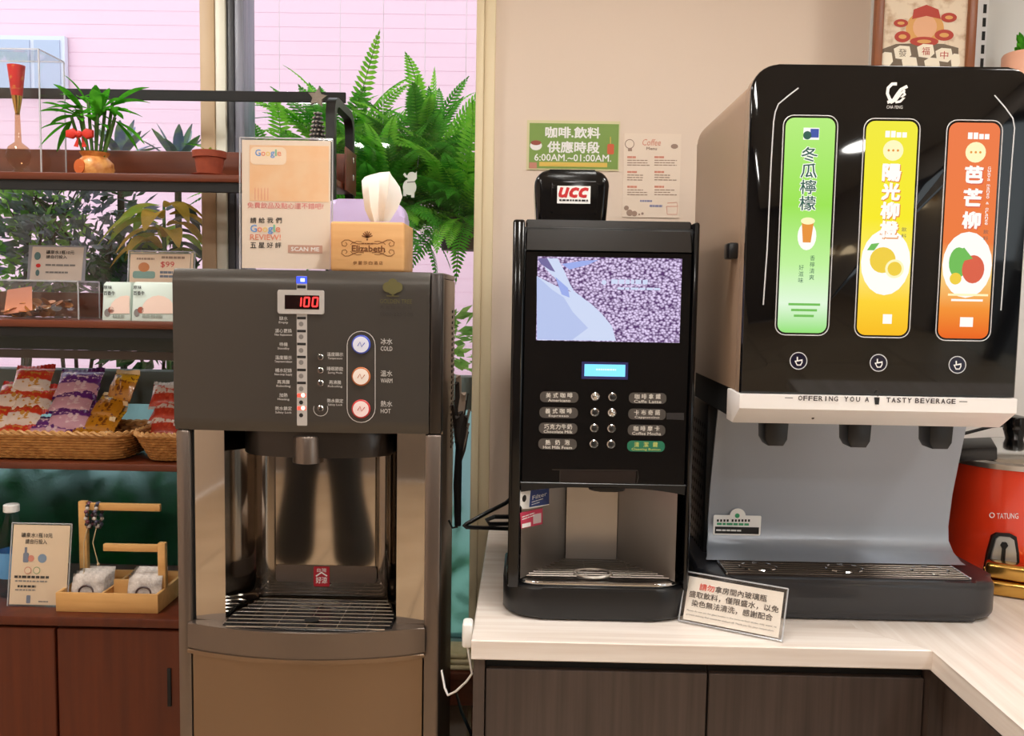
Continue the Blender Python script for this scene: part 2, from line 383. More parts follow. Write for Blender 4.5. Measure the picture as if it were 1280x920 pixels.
def unit(x0, x1, lab):
    t = thing('base_cabinet', lab, 'cabinet', ((x0 + x1) / 2, 2.0, 0))
    obj('carcass', G().box(x0, x1, 1.60, WALL_Y - .01, .09, cz - .001), 'dark_wood', t)
    obj('plinth', G().box(x0 + .002, x1 - .002, 1.65, 1.67, 0, .09), 'satin_black', t)
    obj('finger_groove', G().box(x0 + .001, x1 - .001, 1.592, 1.60, cz - .03, cz - .002), 'matt_black', t)
    obj('door', G().box(x0 + .0015, x1 - .0015, 1.578, 1.599, .09, cz - .03, .0015, 1), 'dark_wood', t)
    return t
t = unit(x1_, x2_, 'dark grain base cabinet under the coffee machine')
obj('end_panel', G().box(PX(591, 1.575, 880), x1_ - .001, 1.575, WALL_Y - .01, 0, cz - .001), 'dark_wood', t)
unit(x2_ + .001, x3_, 'dark grain base cabinet under the drinks dispenser')
t = thing('base_cabinet', 'dark grain base cabinet under the return of the counter', 'cabinet', (1.1, 1.2, 0))
obj('carcass', G().box(RET_X + .05, RXE - .02, .78, 1.58, .09, cz - .001), 'dark_wood', t)
obj('corner_post', G().box(x3_ + .001, RET_X + .05, 1.56, 1.60, .0, cz - .001), 'dark_wood', t)
obj('plinth', G().box(RET_X + .09, RXE - .06, .8, 1.56, 0, .09), 'satin_black', t)
obj('finger_groove', G().box(RET_X + .042, RET_X + .05, .79, 1.555, cz - .03, cz - .002), 'matt_black', t)
for a, b in ((.782, 1.165), (1.168, 1.552)):
    obj('door', G().box(RET_X + .028, RET_X + .049, a, b, .09, cz - .03, .0015, 1), 'dark_wood', t)

# ------------------------------------------------------------------ outside
mp = mat('pink_tile', (236, 196, 212), .6)
mg = mat('pink_grout', (232, 190, 207), .8)
wp = thing('pink_building', 'pink tiled building across the alley', 'building', (-1, 6, -.1))
obj('wall', G().box(-7, 4, 6.0, 6.3, -.1, 4.6), mg, wp)
g = G()
for r in range(46):      # courses of long tiles
    z = .4 + r * .09
    g.box(-7, 4, 5.998, 6.0, z, z + .086)
o = obj('tile_courses', g, mp, wp, smooth=False); o['kind'] = 'stuff'
gm = mat('far_reflection', (176, 184, 208), .5)
x0, x1 = PX(-40, 5.98, 70), PX(84, 5.98, 70); z0, z1 = PZ(118, 5.98, 40), PZ(46, 5.98, 40)
fw = obj('window', G().box(x0, x1, 5.95, 5.99, z0, z1), mat('far_reflection_edge', (214, 214, 230), .4), wp)  # stands in for a bluish reflection, built in the shape of a window
for a, b in ((x0 + .03, (x0 + x1) / 2 + .1), ((x0 + x1) / 2 + .13, x1 - .03)): obj('pane', G().box(a, b, 5.94, 5.955, z0 + .03, z1 - .03), gm, fw)
struct('ground', G().box(-8, 5, 2.65, 8, -.2, -.1), mat('paving', (170, 165, 158), .8), label='pale paving outside the window')

# ------------------------------------------------------------------ stainless water dispenser
WF, WB, WT = 1.75, 2.045, 1.503
wl, wr = -.689, PX(553, WF, 450)
W = thing('water_dispenser', 'tall stainless steel hot and cold water dispenser beside the counter', 'water dispenser', ((wl + wr) / 2, 1.9, 0))
pb = PZ(540, WF, 380)                       # bottom of the control panel
xi0, xi1 = PX(237, WF, 600), PX(531, WF, 600)
cpr = PX(537, WF, 440)
for a, b in ((wl, wl + .012), (wr - .012, wr)): obj('side_panel', G().box(a, b, WF + .03, WB, .03, WT - .012, .003), 'warm_steel', W)
obj('back_panel', G().box(wl + .012, wr - .012, WB - .012, WB, .03, WT - .012), 'dark_steel', W)
obj('top_panel', G().box(wl, wr, WF + .03, WB, WT - .012, WT, .004), 'brown_steel', W)
obj('pillar', G().box(wl, xi0, WF, WF + .03, .03, pb, .006), 'brown_steel', W)
obj('pillar', G().box(xi1, wr, WF, WF + .03, .03, pb, .006), 'brown_steel', W)
obj('corner_frame', G().box(cpr + .001, wr, WF - .004, WF + .029, pb + .001, WT - .002, .004), 'dark_steel', W)
for s_, q in ((wl - .0005, 0), (wr + .0005, 1)):
    if q:
        lv = G()
        for k in range(26): lv.box(wr, wr + .002, 1.97, 2.03, 1.12 + k * .012, 1.126 + k * .012)
        obj('vent_louvres', lv, 'dark_steel', W)
# bowed control panel
def bow(u, d): return d * (1 - (2 * u - 1) ** 2)
def cpf(u, v):
    e = .012 * max(0, (v - .93) / .07) ** 2 + .008 * max(0, (.05 - v) / .05) ** 2
    return (wl + (cpr - wl) * u, WF - .004 - bow(u, .006) + e, pb + (WT - pb) * v)
g = G(); f = g.grid(cpf, 24, 24); N = 24
bk = [g.bm.verts.new((f[i][j].co.x, WF + .028, f[i][j].co.z)) for i, j in ((0, 0), (N, 0), (N, N), (0, N))]
g.bm.faces.new([f[i][0] for i in range(N + 1)] + [bk[1], bk[0]]); g.bm.faces.new([f[N - i][N] for i in range(N + 1)] + [bk[3], bk[2]])
g.bm.faces.new([f[0][N - i] for i in range(N + 1)] + [bk[0], bk[3]]); g.bm.faces.new([f[N][i] for i in range(N + 1)] + [bk[2], bk[1]])
CPN = obj('control_panel', g, 'panel_steel', W)
CPY = WF - .0104
pw = Print(CPN, (0, CPY, 0), (1, 0, 0), (0, 0, 1))
LG = mat('pale_plastic', (186, 180, 176), .5); MG = mat('label_white', (214, 210, 206), .6)
pw.rect((371, 345, 384, 532), LG, 'indicator_strip', .0004, r=.002)
for k in range(7): pw.rect((371.5, 396 + k * 16.2, 382.5, 399.2 + k * 16.2), BLACK, 'indicator_marks', .0009)
for k, y in enumerate((405, 421, 438, 453, 470, 486)): pw.disc(376.5, y, 3, GREY, 'indicator_icons', .0009)
for y in (503, 519): pw.disc(376.5, y, 2.6, BLACK, 'indicator_icons_black', .0009)
pw.rect((371.5, 356.5, 382.5, 360.5), BLACK, 'indicator_marks', .0009)
pw.rect((372, 492, 382.5, 496.5), mat('led_red', (255, 70, 50), .4, emit=2.0), 'lit_lamp', .001); pw.rect((372, 508, 382.5, 512.5), MATS['led_red'], 'lit_lamp', .001)
pw.disc(379, 494, 2.6, mat('led_hot', (255, 190, 170), .4, emit=3), 'lit_lamp_core', .0013); pw.disc(379, 510, 2.6, MATS['led_hot'], 'lit_lamp_core', .0013)
pw.rect((370.5, 345.5, 384, 354.5), mat('led_blue', (50, 80, 230), .4, emit=1.5), 'blue_lamp', .001); pw.rect((376, 348, 381, 352), mat('led_white', (200, 225, 255), .4, emit=3), 'blue_lamp_core', .0014)
# display
u0, v0, u1, v1 = pw.box((347.5, 362.5, 405.5, 392.5))
bz = obj('display', G().prism([(a, CPY + .002, b) for a, b in rrect(u0, u1, v0, v1, .004)], (0, -.006, 0), .0012, 1), LG, W)
pd = Print(bz, (0, CPY - .0042, 0), (1, 0, 0), (0, 0, 1))
pd.rect((356, 369, 399, 386.5), mat('display_black', (22, 4, 6), .15), 'display_window', .0004)
DR = mat('digit_red', (255, 40, 40), .4, emit=3.2)
def seg7(P_, ch, x0, y0, x1, y1, m, nm, wd=.0028):
    S = {'0': 'abcdef', '1': 'bc'}[ch]; ym = (y0 + y1) / 2; sl = 1.0
    pts = {'a': ((x0 + sl, y0), (x1 + sl, y0)), 'b': ((x1 + sl, y0), (x1 + sl / 2, ym)), 'c': ((x1 + sl / 2, ym), (x1, y1)), 'd': ((x0, y1), (x1, y1)), 'e': ((x0 + sl / 2, ym), (x0, y1)), 'f': ((x0 + sl, y0), (x0 + sl / 2, ym))}
    for c in S: P_.line(pts[c], wd, m, nm, .0009)
seg7(pd, '1', 370, 372, 376, 383, DR, 'digits'); seg7(pd, '0', 380, 372, 386, 383, DR, 'digits'); seg7(pd, '0', 390.5, 372, 396.5, 383, DR, 'digits')
pd.done()
# left captions
for y, a, b_ in ((398, '缺水', 'Empty'), (413.5, '濾心更換', 'Filter Replacement'), (430.5, '待機', 'Standby'), (447, '溫度顯示', 'Temperature Indicator'), (463, '補水記錄', 'Non-stop Supply'), (477.5, '再沸騰', 'Reboiling'), (494, '加熱', 'Heating'), (510.5, '熱水鎖定', 'Safety Lock')):
    h_ = 2.6 * len(a); l_ = min(11, .75 * len(b_) + 2)
    pw.text(a, (354.5 - h_, y - 2.6, 354.5 + h_, y + 2.4), MG, 'caption_lettering'); pw.text(b_, (354.5 - l_, y + 3.6, 354.5 + l_, y + 7), MG, 'caption_lettering')
for y, a, b_ in ((443, '溫度顯示', 'Temperature'), (461, '睡眠節能', 'Saving Mode'), (478, '再沸騰', 'Reboiling'), (501, '熱水鎖定', 'Safety Lock')):
    h_ = 2.5 * len(a)
    pw.text(a, (419 - h_, y - 2.6, 419 + h_, y + 2.4), MG, 'caption_lettering'); pw.text(b_, (410, y + 3.6, 428, y + 6.8), MG, 'caption_lettering')
for y, a, b_ in ((427, '冰水', 'COLD'), (467, '溫水', 'WARM'), (505, '熱水', 'HOT')):
    pw.text(a, (476, y - 4, 490.5, y + 3.5), MG, 'caption_lettering'); pw.text(b_, (476, y + 6, 490.5 - (2 if b_ == 'HOT' else 0), y + 11.5), MG, 'caption_lettering')
# outlines round the buttons
def cap(x0, x1, y0, y1, n=10):
    r = (x1 - x0) / 2; xc_ = (x0 + x1) / 2
    return [(xc_ - r * cos(pi * k / n), y0 + r - r * sin(pi * k / n)) for k in range(n + 1)] + [(xc_ + r * cos(pi * k / n), y1 - r + r * sin(pi * k / n)) for k in range(n + 1)]
pp = cap(434, 469, 414, 528); pw.line(pp + pp[:1], .0012, MG, 'button_outline', .0007)
pw.line([(401 + 9 * cos(a * pi / 8), 511 + 9 * sin(a * pi / 8)) for a in range(-1, 10)], .001, MG, 'button_outline', .0008)
# maker's mark
GT = mat('mark_gold', (98, 92, 52), .5)
for x, y, r in ((491, 354, 6), (485, 359, 6.5), (497, 359, 6.5), (491, 361, 7)): pw.disc(x, y, r, GT, 'tree_mark', .0006 + x * 1e-6 + y * 1e-6)
pw.rect((490, 362, 492.5, 370), GT, 'tree_mark', .0008); pw.rect((483, 369.5, 499, 370.5), GT, 'tree_mark', .0007)
DK = mat('mark_dark', (62, 56, 52), .6)
pw.text('GOLDEN TREE', (475, 374, 515, 379.5), GT, 'maker_lettering'); pw.text('黃 金 樹 飲 水 機', (475, 382, 515, 386), DK, 'maker_lettering_dark'); pw.text('0800-225-588', (475, 390.5, 516, 395), DK, 'maker_lettering_dark', bold=.01)
pw.done()
for y, c in ((430.5, (70, 90, 200)), (470.5, (190, 110, 60)), (511, (200, 60, 60))):
    p = P(451.5, y, Y=CPY); rim_ = mat('button_ring_%d' % y, c, .4)
    b1 = obj('tap_button', G().lathe([(.0185, 0), (.0185, .002), (.017, .0035), (.001, .0035)], n=26).xf(Matrix.Translation(p) @ Matrix.Rotation(pi / 2, 4, 'X')), rim_, W)
    fc = tuple(int(215 + .16 * v) for v in c)
    c1 = obj('button_face', G().lathe([(.0155, .0034), (.0155, .0048), (.001, .0052)], n=26).xf(Matrix.Translation(p) @ Matrix.Rotation(pi / 2, 4, 'X')), mat('button_face_%d' % y, fc, .4), b1)
    q = Print(b1, (0, CPY - .0053, 0), (1, 0, 0), (0, 0, 1))
    q.line([(447, y + 2), (450, y - 3), (452, y + 3), (456, y - 2)], .0016, rim_, 'button_icon', .0004); q.done()
for y in (446.5, 463, 479, 510.5):
    p = P(401, y, Y=CPY)
    b1 = obj('small_button', G().lathe([(.0062, 0), (.0062, .003), (.005, .0042), (.001, .0044)], n=16).xf(Matrix.Translation(p) @ Matrix.Rotation(pi / 2, 4, 'X')), 'chrome', W)
    obj('button_dot', G().lathe([(.0028, .0044), (.001, .0048)], n=10).xf(Matrix.Translation(p + Vector((.001, 0, -.001))) @ Matrix.Rotation(pi / 2, 4, 'X')), BLACK, b1)
# alcove: polished cheeks, curved liner, mirror back
AY0, AY1 = WF + .012, 1.90
tz = P(390, 752, Y=1.88).z
a0, a1 = PX(281, AY0, 640), PX(496, AY0, 640); bl, br = PX(343, AY1, 640), PX(474, AY1, 640)
obj('cheek', G().box(xi0 + .006, a0, AY0, AY0 + .012, tz, pb), 'mirror', W); obj('cheek', G().box(a1, xi1, AY0, AY0 + .012, tz, pb), 'mirror', W)
obj('cheek_gap', G().box(xi0, xi0 + .006, AY0 + .004, AY0 + .012, tz, pb), 'matt_black', W)
prof = [(a0 + (bl - a0) * (1 - cos(k * pi / 20)), AY0 + (AY1 - AY0) * sin(k * pi / 20)) for k in range(11)] + [(a1 + (br - a1) * (1 - cos(k * pi / 20)), AY0 + (AY1 - AY0) * sin(k * pi / 20)) for k in range(10, -1, -1)]
def sheet(pr, z0, z1):
    g = G(); A = [g.bm.verts.new((x, y, z0)) for x, y in pr]; B = [g.bm.verts.new((x, y, z1)) for x, y in pr]
    for i in range(len(pr) - 1): g.bm.faces.new((A[i], A[i + 1], B[i + 1], B[i]))
    return g
obj('alcove_liner', sheet(prof, tz - .02, pb + .02), mat('liner_steel', (150, 140, 130), .1, 1), W, sharp=60)
zm = PZ(706, AY1, 408)
obj('mirror_panel', G().box(PX(345, AY1, 640), PX(470, AY1, 640), AY1 - .005, AY1 - .001, zm, pb + .01, .001, 1), 'mirror', W)
obj('trim_band', G().prism([(x, AY1 - .006, z) for x, z in rrect(bl + .004, br - .004, PZ(727, AY1, 408), zm, .008)], (0, .004, 0), .001, 1), 'brown_steel', W)
ps = Print(W, (0, AY1 - .0066, 0), (1, 0, 0), (0, 0, 1))
SR = mat('sticker_red', (168, 24, 40), .5)
ps.rect((392, 708, 412, 733), SR, 'sticker', .0004, r=.003); ps.text('好涼', (395, 721, 409, 729), WHITE, 'sticker_lettering', .0008, bold=.01); ps.text('台灣', (396, 710, 408, 715), WHITE, 'sticker_lettering', .0008)
ps.line([(395, 720), (402, 715.5), (409, 720)], .003, WHITE, 'sticker_lettering', .0008); ps.done()
# spout
hx0, hx1 = PX(301, WF + .05, 555), PX(490, WF + .05, 555); hz0 = PZ(571, WF + .03, 395)
sp = [(hx0 + (hx1 - hx0) * (1 - cos(k * pi / 16)) / 2, WF + .10 - .085 * sin(k * pi / 16) ** .6) for k in range(17)] + [(hx1, AY1 - .002), (hx0, AY1 - .002)]
HS = obj('spout_housing', G().prism([(x, y, hz0) for x, y in sp], (0, 0, pb - hz0 + .004), .002, 1), 'dark_steel', W)
sx = PX(389.5, WF + .06, 555)
obj('spout', G().lathe([(.029, .055), (.031, .05), (.031, -.0), (.026, -.001), (.024, .008), (.005, .01)], (sx, WF + .034, PZ(577, WF + .034, 390)), 30), 'brown_steel', W)
# drip tray
def bowline(x0, x1, yb, d, n=20): return [(x0 + (x1 - x0) * k / n, yb - d * (1 - (2 * k / n - 1) ** 2)) for k in range(n + 1)]
tx0, tx1 = PX(234, WF - .01, 785), PX(531, WF - .01, 785)
fz = tz - .052
fr_ = bowline(tx0, tx1, WF - .008, .045)
obj('drip_tray', G().prism([(x, y, fz) for x, y in fr_] + [(xi1, WF + .0, fz), (xi1, AY0, fz), (a1, AY0, fz), (a1 - .03, AY1 - .008, fz), (a0 + .03, AY1 - .008, fz), (a0, AY0, fz), (xi0, AY0, fz), (xi0, WF, fz)], (0, 0, tz - fz), .002, 1), 'brown_steel', W)
obj('tray_lip', G().prism([(x, y - .004, fz - .009) for x, y in fr_] + [(tx1, WF + .005, fz - .009), (tx0, WF + .005, fz - .009)], (0, 0, .0085), .002, 1), 'warm_steel', W)
gx0, gx1, gy0, gy1 = a0 + .004, a1 - .004, WF - .03, AY1 - .02
def traytop(x, inset=.008):
    s_ = (x - tx0) / (tx1 - tx0); return max(WF - .008 - .045 * (1 - (2 * s_ - 1) ** 2) + inset, 0)
obj('basin', G().prism([(x, y + .007, tz + .0003) for x, y in bowline(gx0, gx1, WF - .026, .024)] + [(gx1, AY0 + .04, tz + .0003), (gx1 - .035, AY1 - .014, tz + .0003), (gx0 + .035, AY1 - .014, tz + .0003), (gx0, AY0 + .04, tz + .0003)], (0, 0, .0012)), mat('basin_dark', (52, 54, 58), .25, .8), W)
GR = thing  # noqa
for k in range(9):
    y = WF - .034 + k * .0205
    ins = .004 + max(0, (y - AY0 - .03)) * .3
    o_ = max(0, (WF - .03 - y)) * 2
    obj('grille_bar', G().tube([(gx0 + ins + o_, y, tz + .0045), (gx1 - ins - o_, y, tz + .0045)], .0016, 6), 'chrome', W)
for k in range(5):
    x = gx0 + (gx1 - gx0) * (k + .8) / 5.6
    obj('grille_rib', G().tube([(x, WF - .034, tz + .0028), (x, AY1 - .026, tz + .0028)], .0013, 6), 'chrome', W)
dp = P(390, 774, Z=tz + .006)
obj('drain_cover', G().lathe([(.014, -.003), (.015, 0), (.001, .001)], dp, 18), 'matt_black', W)
# lower door
ld = bowline(xi0 + .002, xi1 - .002, WF + .002, .028)
obj('lower_door', G().prism([(x, y, .05) for x, y in ld] + [(xi1 - .002, WF + .02, .05), (xi0 + .002, WF + .02, .05)], (0, 0, fz - .010 - .05), .003, 1), 'warm_steel', W)
obj('plinth', G().box(wl + .02, wr - .02, WF + .04, WB - .02, 0, .03), 'matt_black', W)
obj('carcass', G().box(wl + .013, wr - .013, WF + .032, WB - .013, .031, fz - .011), 'dark_steel', W)
obj('head_block', G().box(wl + .013, wr - .013, WF + .03, WB - .013, pb + .021, WT - .013), 'dark_steel', W)

# feather duster hanging on its side
fx = wr + .022
du = thing('feather_duster', 'dark feather duster hanging on the side of the water dispenser', 'duster', (fx, 1.92, P(556, 655, Y=1.92).z))
zt_, zb_ = P(556, 492, Y=1.92).z, P(556, 640, Y=1.92).z
obj('handle', G().tube([(fx, 1.92, zb_ - .03), (fx - .002, 1.92, zb_ + .06), (fx + .002, 1.92, zt_ - .06)], [.007, .009, .006], 8), 'satin_black', du)
obj('hook', G().tube([(fx - .02, 1.92, zb_ - .03 + .012), (fx - .012, 1.92, zb_ - .035), (fx, 1.92, zb_ - .032)], .0025, 6), 'satin_black', du)
mfe = [mat('feather_dark', (46, 38, 34), .8), mat('feather_pale', (150, 132, 116), .8)]
for k in range(26):
    a = random.uniform(0, 2 * pi); z0 = random.uniform(zt_ - .17, zt_ - .05); L_ = random.uniform(.06, .1); sp_ = random.uniform(.006, .022)
    x0_, y0_ = fx + .004 * cos(a), 1.92 + .004 * sin(a)
    ex, ey = fx + .004 + sp_ * cos(a), 1.92 + sp_ * sin(a)
    g = G(); wv = Vector((-sin(a), cos(a), 0)) * .008
    pts = [Vector((x0_, y0_, z0)), Vector(((x0_ + ex) / 2, (y0_ + ey) / 2, z0 + L_ * .5)), Vector((ex, ey, z0 + L_)), Vector((ex + .006 * cos(a), ey + .006 * sin(a), z0 + L_ - .006))]
    ws = (.3, 1, .8, .15)
    A = [g.bm.verts.new(p + wv * q) for p, q in zip(pts, ws)]; B = [g.bm.verts.new(p - wv * q) for p, q in zip(pts, ws)]
    for i in range(3): g.bm.faces.new((A[i], A[i + 1], B[i + 1], B[i]))
    obj('feather', g, mfe[1 if k > 16 else 0], du)

# ------------------------------------------------------------------ coffee machine
KF = 1.66                                        # plane of the front panel
kx0, kx1 = PX(639.5, KF, 400), PX(871, KF, 400)
kz1 = PZ(276, KF, 760)
K = thing('coffee_machine', 'black table-top coffee machine with lit screen and steel cup bay', 'coffee machine', ((kx0 + kx1) / 2, 1.9, CT_Z))
ka = PZ(612, KF, 745)                            # top of the cup bay
KB = 2.16
kzb = PZ(735, KF, 745)
obj('cabinet_body', G().box(kx0 + .004, kx1 - .004, 1.86, KB, CT_Z + .012, kz1 - .012, .004), 'satin_black', K)
obj('upper_body', G().box(kx0 + .003, kx1 - .003, KF + .012, 1.859, ka, kz1 - .012, .003), 'satin_black', K)
pl, pr = PX(655, KF, 400), PX(863, KF, 400)
obj('front_post', G().box(kx0, pl - .001, KF - .006, KF + .20, CT_Z + .06, kz1, .005), 'gloss_black', K)
obj('front_post', G().box(pr + .001, kx1, KF - .006, KF + .20, CT_Z + .06, kz1, .006), 'gloss_black', K)
zs = PZ(314, KF, 760)
obj('front_panel', G().box(pl, pr, KF, KF + .012, ka + .003, zs - .001, .002, 1), 'gloss_black', K)
obj('top_fascia', G().prism([(pl, KF - .004, zs), (pl, KF + .02, kz1 + .002), (pl, KF + .1, kz1 + .003), (pl, KF + .1, zs)], (pr - pl, 0, 0), .003, 1), mat('fascia_black', (22, 18, 16), .25), K)
for x in (pl - .007, pl - .004):
    pass
# screen
pk = Print(K, (0, KF - .0004, 0), (1, 0, 0), (0, 0, 1))
ms = bpy.data.materials.new('bean_screen'); ms.use_nodes = True; nt = ms.node_tree; nt.nodes.clear()
o_ = nt.nodes.new('ShaderNodeOutputMaterial'); em = nt.nodes.new('ShaderNodeEmission'); em.inputs[1].default_value = 1.0
tc = nt.nodes.new('ShaderNodeTexCoord'); mp_ = nt.nodes.new('ShaderNodeMapping'); mp_.inputs['Scale'].default_value = (185, 185, 240); mp_.inputs['Rotation'].default_value = (0, .6, 0)
vo = nt.nodes.new('ShaderNodeTexVoronoi'); rp = nt.nodes.new('ShaderNodeValToRGB'); vo.inputs['Scale'].default_value = 1
rp.color_ramp.elements[0].position = .25; rp.color_ramp.elements[0].color = lin((232, 214, 250)); rp.color_ramp.elements[1].position = .75; rp.color_ramp.elements[1].color = lin((92, 62, 110))
nt.links.new(tc.outputs['Object'], mp_.inputs[0]); nt.links.new(mp_.outputs[0], vo.inputs['Vector']); nt.links.new(vo.outputs['Distance'], rp.inputs[0]); nt.links.new(rp.outputs[0], em.inputs[0]); nt.links.new(em.outputs[0], o_.inputs[0])
MATS['bean_screen'] = ms
pk.rect((671, 322, 851, 427), ms, 'screen', .0006)
E1 = mat('screen_pale', (214, 226, 255), .5, emit=.9); E1.node_tree.nodes['Principled BSDF'].inputs['Base Color'].default_value = (0, 0, 0, 1)
E2 = mat('screen_blue', (160, 178, 244), .5, emit=.9); E2.node_tree.nodes['Principled BSDF'].inputs['Base Color'].default_value = (0, 0, 0, 1)
E3 = mat('screen_violet', (120, 110, 170), .5, emit=.8); E3.node_tree.nodes['Principled BSDF'].inputs['Base Color'].default_value = (0, 0, 0, 1)
S_ = lambda pts, m, nm, h: pk.shape([pk.uv(*q) for q in pts], m, nm, h)
S_([(671, 345), (671, 425), (770, 426), (765, 408), (752, 392), (738, 379), (720, 367), (700, 360)], E1, 'screen_sack', .0008)
S_([(671, 345), (671, 424), (715, 425), (735, 410), (716, 390), (705, 372), (690, 362)], mat('screen_mist', (190, 206, 250), .5, emit=.85), 'screen_sack_shade', .0009)
S_([(672, 323), (697, 323), (704, 336), (713, 356), (722, 372), (736, 378), (718, 368), (700, 354), (684, 338)], E1, 'screen_sack', .0010)
S_([(694, 346), (710, 360), (712, 372), (702, 368)], E2, 'screen_fold', .0012)
S_([(672, 323), (684, 323), (694, 340), (688, 338), (676, 330)], E3, 'screen_fold_dark', .0013)
S_([(702, 330), (728, 326), (748, 325), (735, 331), (712, 337)], E2, 'screen_fold', .0011)
pk.bars((764, 349, 832, 356), 1, E1, 'screen_lettering', .0012, .8, 6, 9); pk.disc(755, 353, 3, E1, 'screen_lettering', .0012); pk.bars((772, 359, 825, 363), 1, E1, 'screen_fine_print', .0012, .7, 3)
pk.rect((730.5, 455.5, 781.5, 470.5), mat('lcd_cyan', (120, 214, 255), .4, emit=1.3), 'status_display', .0008); pk.rect((727, 452.5, 785, 474), mat('lcd_blue', (16, 12, 130), .4, emit=.35), 'status_display_glass', .0005)
pk.bars((745, 460, 770, 464), 1, mat('lcd_white', (220, 250, 255), .4, emit=1.2), 'status_lettering', .0011, .5, 8, 8)
# selection labels and keys
LB = mat('label_grey', (74, 68, 64), .5); LT = mat('label_text', (222, 216, 208), .6); GN = mat('label_green', (26, 112, 84), .5); GY = mat('label_gold', (196, 200, 110), .6)
for i, (cl, el, cr, er) in enumerate((('美式咖啡', 'Americano', '咖啡拿鐵', 'Caffe Latte'), ('義式咖啡', 'Espresso', '卡布奇諾', 'Cappuccino'), ('巧克力牛奶', 'Chocolate Milk', '咖啡摩卡', 'Coffee Mocha'), ('熱奶泡', 'Hot Milk Foam', '清潔鍵', 'Cleaning Button'))):
    yl, yr = 496 + i * 19.6, 497.5 + i * 20; dx = -i * .7
    for (x0, x1, y, c, e) in ((675 + dx, 723 + dx, yl, cl, el), (786 + dx, 833 + dx, yr, cr, er)):
        gr = i == 3 and x0 > 750
        pk.rect((x0, y - 6.5, x1, y + 7), GN if gr else LB, 'label_plate_green' if gr else 'label_plate', .0006, r=.0085)
        tx = GY if gr else LT
        n = len(c); sp_ = (x1 - x0 - 12) / n
        for j, ch in enumerate(c): pk.text(ch, (x0 + 6 + sp_ * (j + .5) - 3, y - 5, x0 + 6 + sp_ * (j + .5) + 3, y + 1.2), tx, 'label_lettering', bold=.012)
        hw = min(18, len(e) * 1.55); pk.text(e, ((x0 + x1) / 2 - hw, y + 2.6, (x0 + x1) / 2 + hw, y + 6.2), tx, 'label_lettering', bold=.01)
pk.line([(690, 587), (797, 588), (798, 597), (796, 604)], .0012, mat('seam', (52, 46, 42), .4), 'flap_outline', .0006)
pk.line([(700, 604), (700, 588)], .0012, MATS['seam'], 'flap_outline', .0006)
S_([(700, 588), (795, 589), (794, 604), (701, 603)], mat('flap', (30, 22, 22), .3), 'flap_face', .0005)
S_([(833, 516), (855, 516), (855, 525), (833, 524)], mat('tape', (48, 46, 48), .3), 'tape', .0005)
pk.done()
for i in range(4):
    for j in range(2):
        p = P(744 - i * .6 + j * 21.5, 495.5 + i * 19.7 + j * .5, Y=KF)
        bt = obj('key', G().lathe([(.0078, 0), (.0078, .003), (.0062, .0045), (.0052, .003), (.0048, .003)], n=18, cap=False).xf(Matrix.Translation(p) @ Matrix.Rotation(pi / 2, 4, 'X')), 'chrome', K)
        lit = (i, j) in ((0, 0), (1, 1))
        obj('key_face', G().lathe([(.0052, .0028), (.001, .0042)], n=14).xf(Matrix.Translation(p) @ Matrix.Rotation(pi / 2, 4, 'X')), 'chrome' if lit else 'satin_black', bt)
# cup bay: three steel leaves, floor grille
by = 1.80; bz0 = CT_Z + .075
q0, q1, q2, q3 = PX(651, KF + .004, 660), PX(707, by, 660), PX(772, by, 660), PX(846, KF + .004, 660)
for nm, a, b in (('bay_panel', (q0, KF + .004), (q1, by)), ('bay_panel', (q1, by), (q2, by)), ('bay_panel', (q2, by), (q3, KF + .004))):
    d = Vector((b[0] - a[0], b[1] - a[1])).normalized() * .001
    obj(nm, G().prism([(a[0] + d.x, a[1] + d.y, bz0), (b[0] - d.x, b[1] - d.y, bz0), (b[0] - d.x, b[1] - d.y + .004, bz0), (a[0] + d.x, a[1] + d.y + .004, bz0)], (0, 0, ka - bz0 + .002)), 'steel', K)
zr = PZ(607, KF, 745)
obj('bay_brow', G().prism([(pl - .002, KF - .002, ka + .012)] + [(pl + (pr - pl) * k / 16, KF - .002, ka + .005 - .012 * abs(k / 8 - 1) ** 2.5) for k in range(17)] + [(pr + .002, KF - .002, ka + .012)], (0, .03, 0), .001, 1), 'satin_black', K)
obj('coffee_spout', G().prism([(x, z, ka - .012) for x, z in rrect(.13, .20, KF + .035, KF + .10, .02)], (0, 0, .02), .003), 'satin_black', K)
# base with rounded nose and tray
def nose(x0, x1, yf, yb, r, z, n=8):
    return [(x0, yb, z)] + [(x0 + r - r * cos(pi / 2 * k / n), yf + r - r * sin(pi / 2 * k / n), z) for k in range(n + 1)] + [(x1 - r + r * sin(pi / 2 * k / n), yf + r - r * cos(pi / 2 * k / n), z) for k in range(n + 1)] + [(x1, yb, z)]
bx0, bx1 = PX(629, KF + .08, 745), PX(858, KF + .08, 745)
obj('base', G().prism(nose(bx0, bx1, KF - .012, 1.88, .075, CT_Z + .004), (0, 0, .060), .006), 'satin_black', K)
zt = CT_Z + .065
obj('tray_rim', G().prism(nose(bx0 + .006, bx1 - .006, KF - .004, KF + .1, .07, zt), (0, 0, .008), .003), 'chrome', K)
obj('tray_floor', G().prism(nose(bx0 + .018, bx1 - .018, KF + .008, 1.795, .06, zt + .0085), (0, 0, .001)), mat('tray_dark', (58, 50, 46), .3, .8), K)
for k in range(10):
    y = KF + .018 + k * .0125; s_ = max(0, .035 - (y - KF - .006)) * .7 + max(0, y - KF - .06) * 1.0
    obj('grille_bar', G().tube([(bx0 + .03 + s_, y, zt + .0125), (bx1 - .03 - s_, y, zt + .0125)], .0014, 6), mat('grille_metal', (128, 118, 110), .4, .9), K)
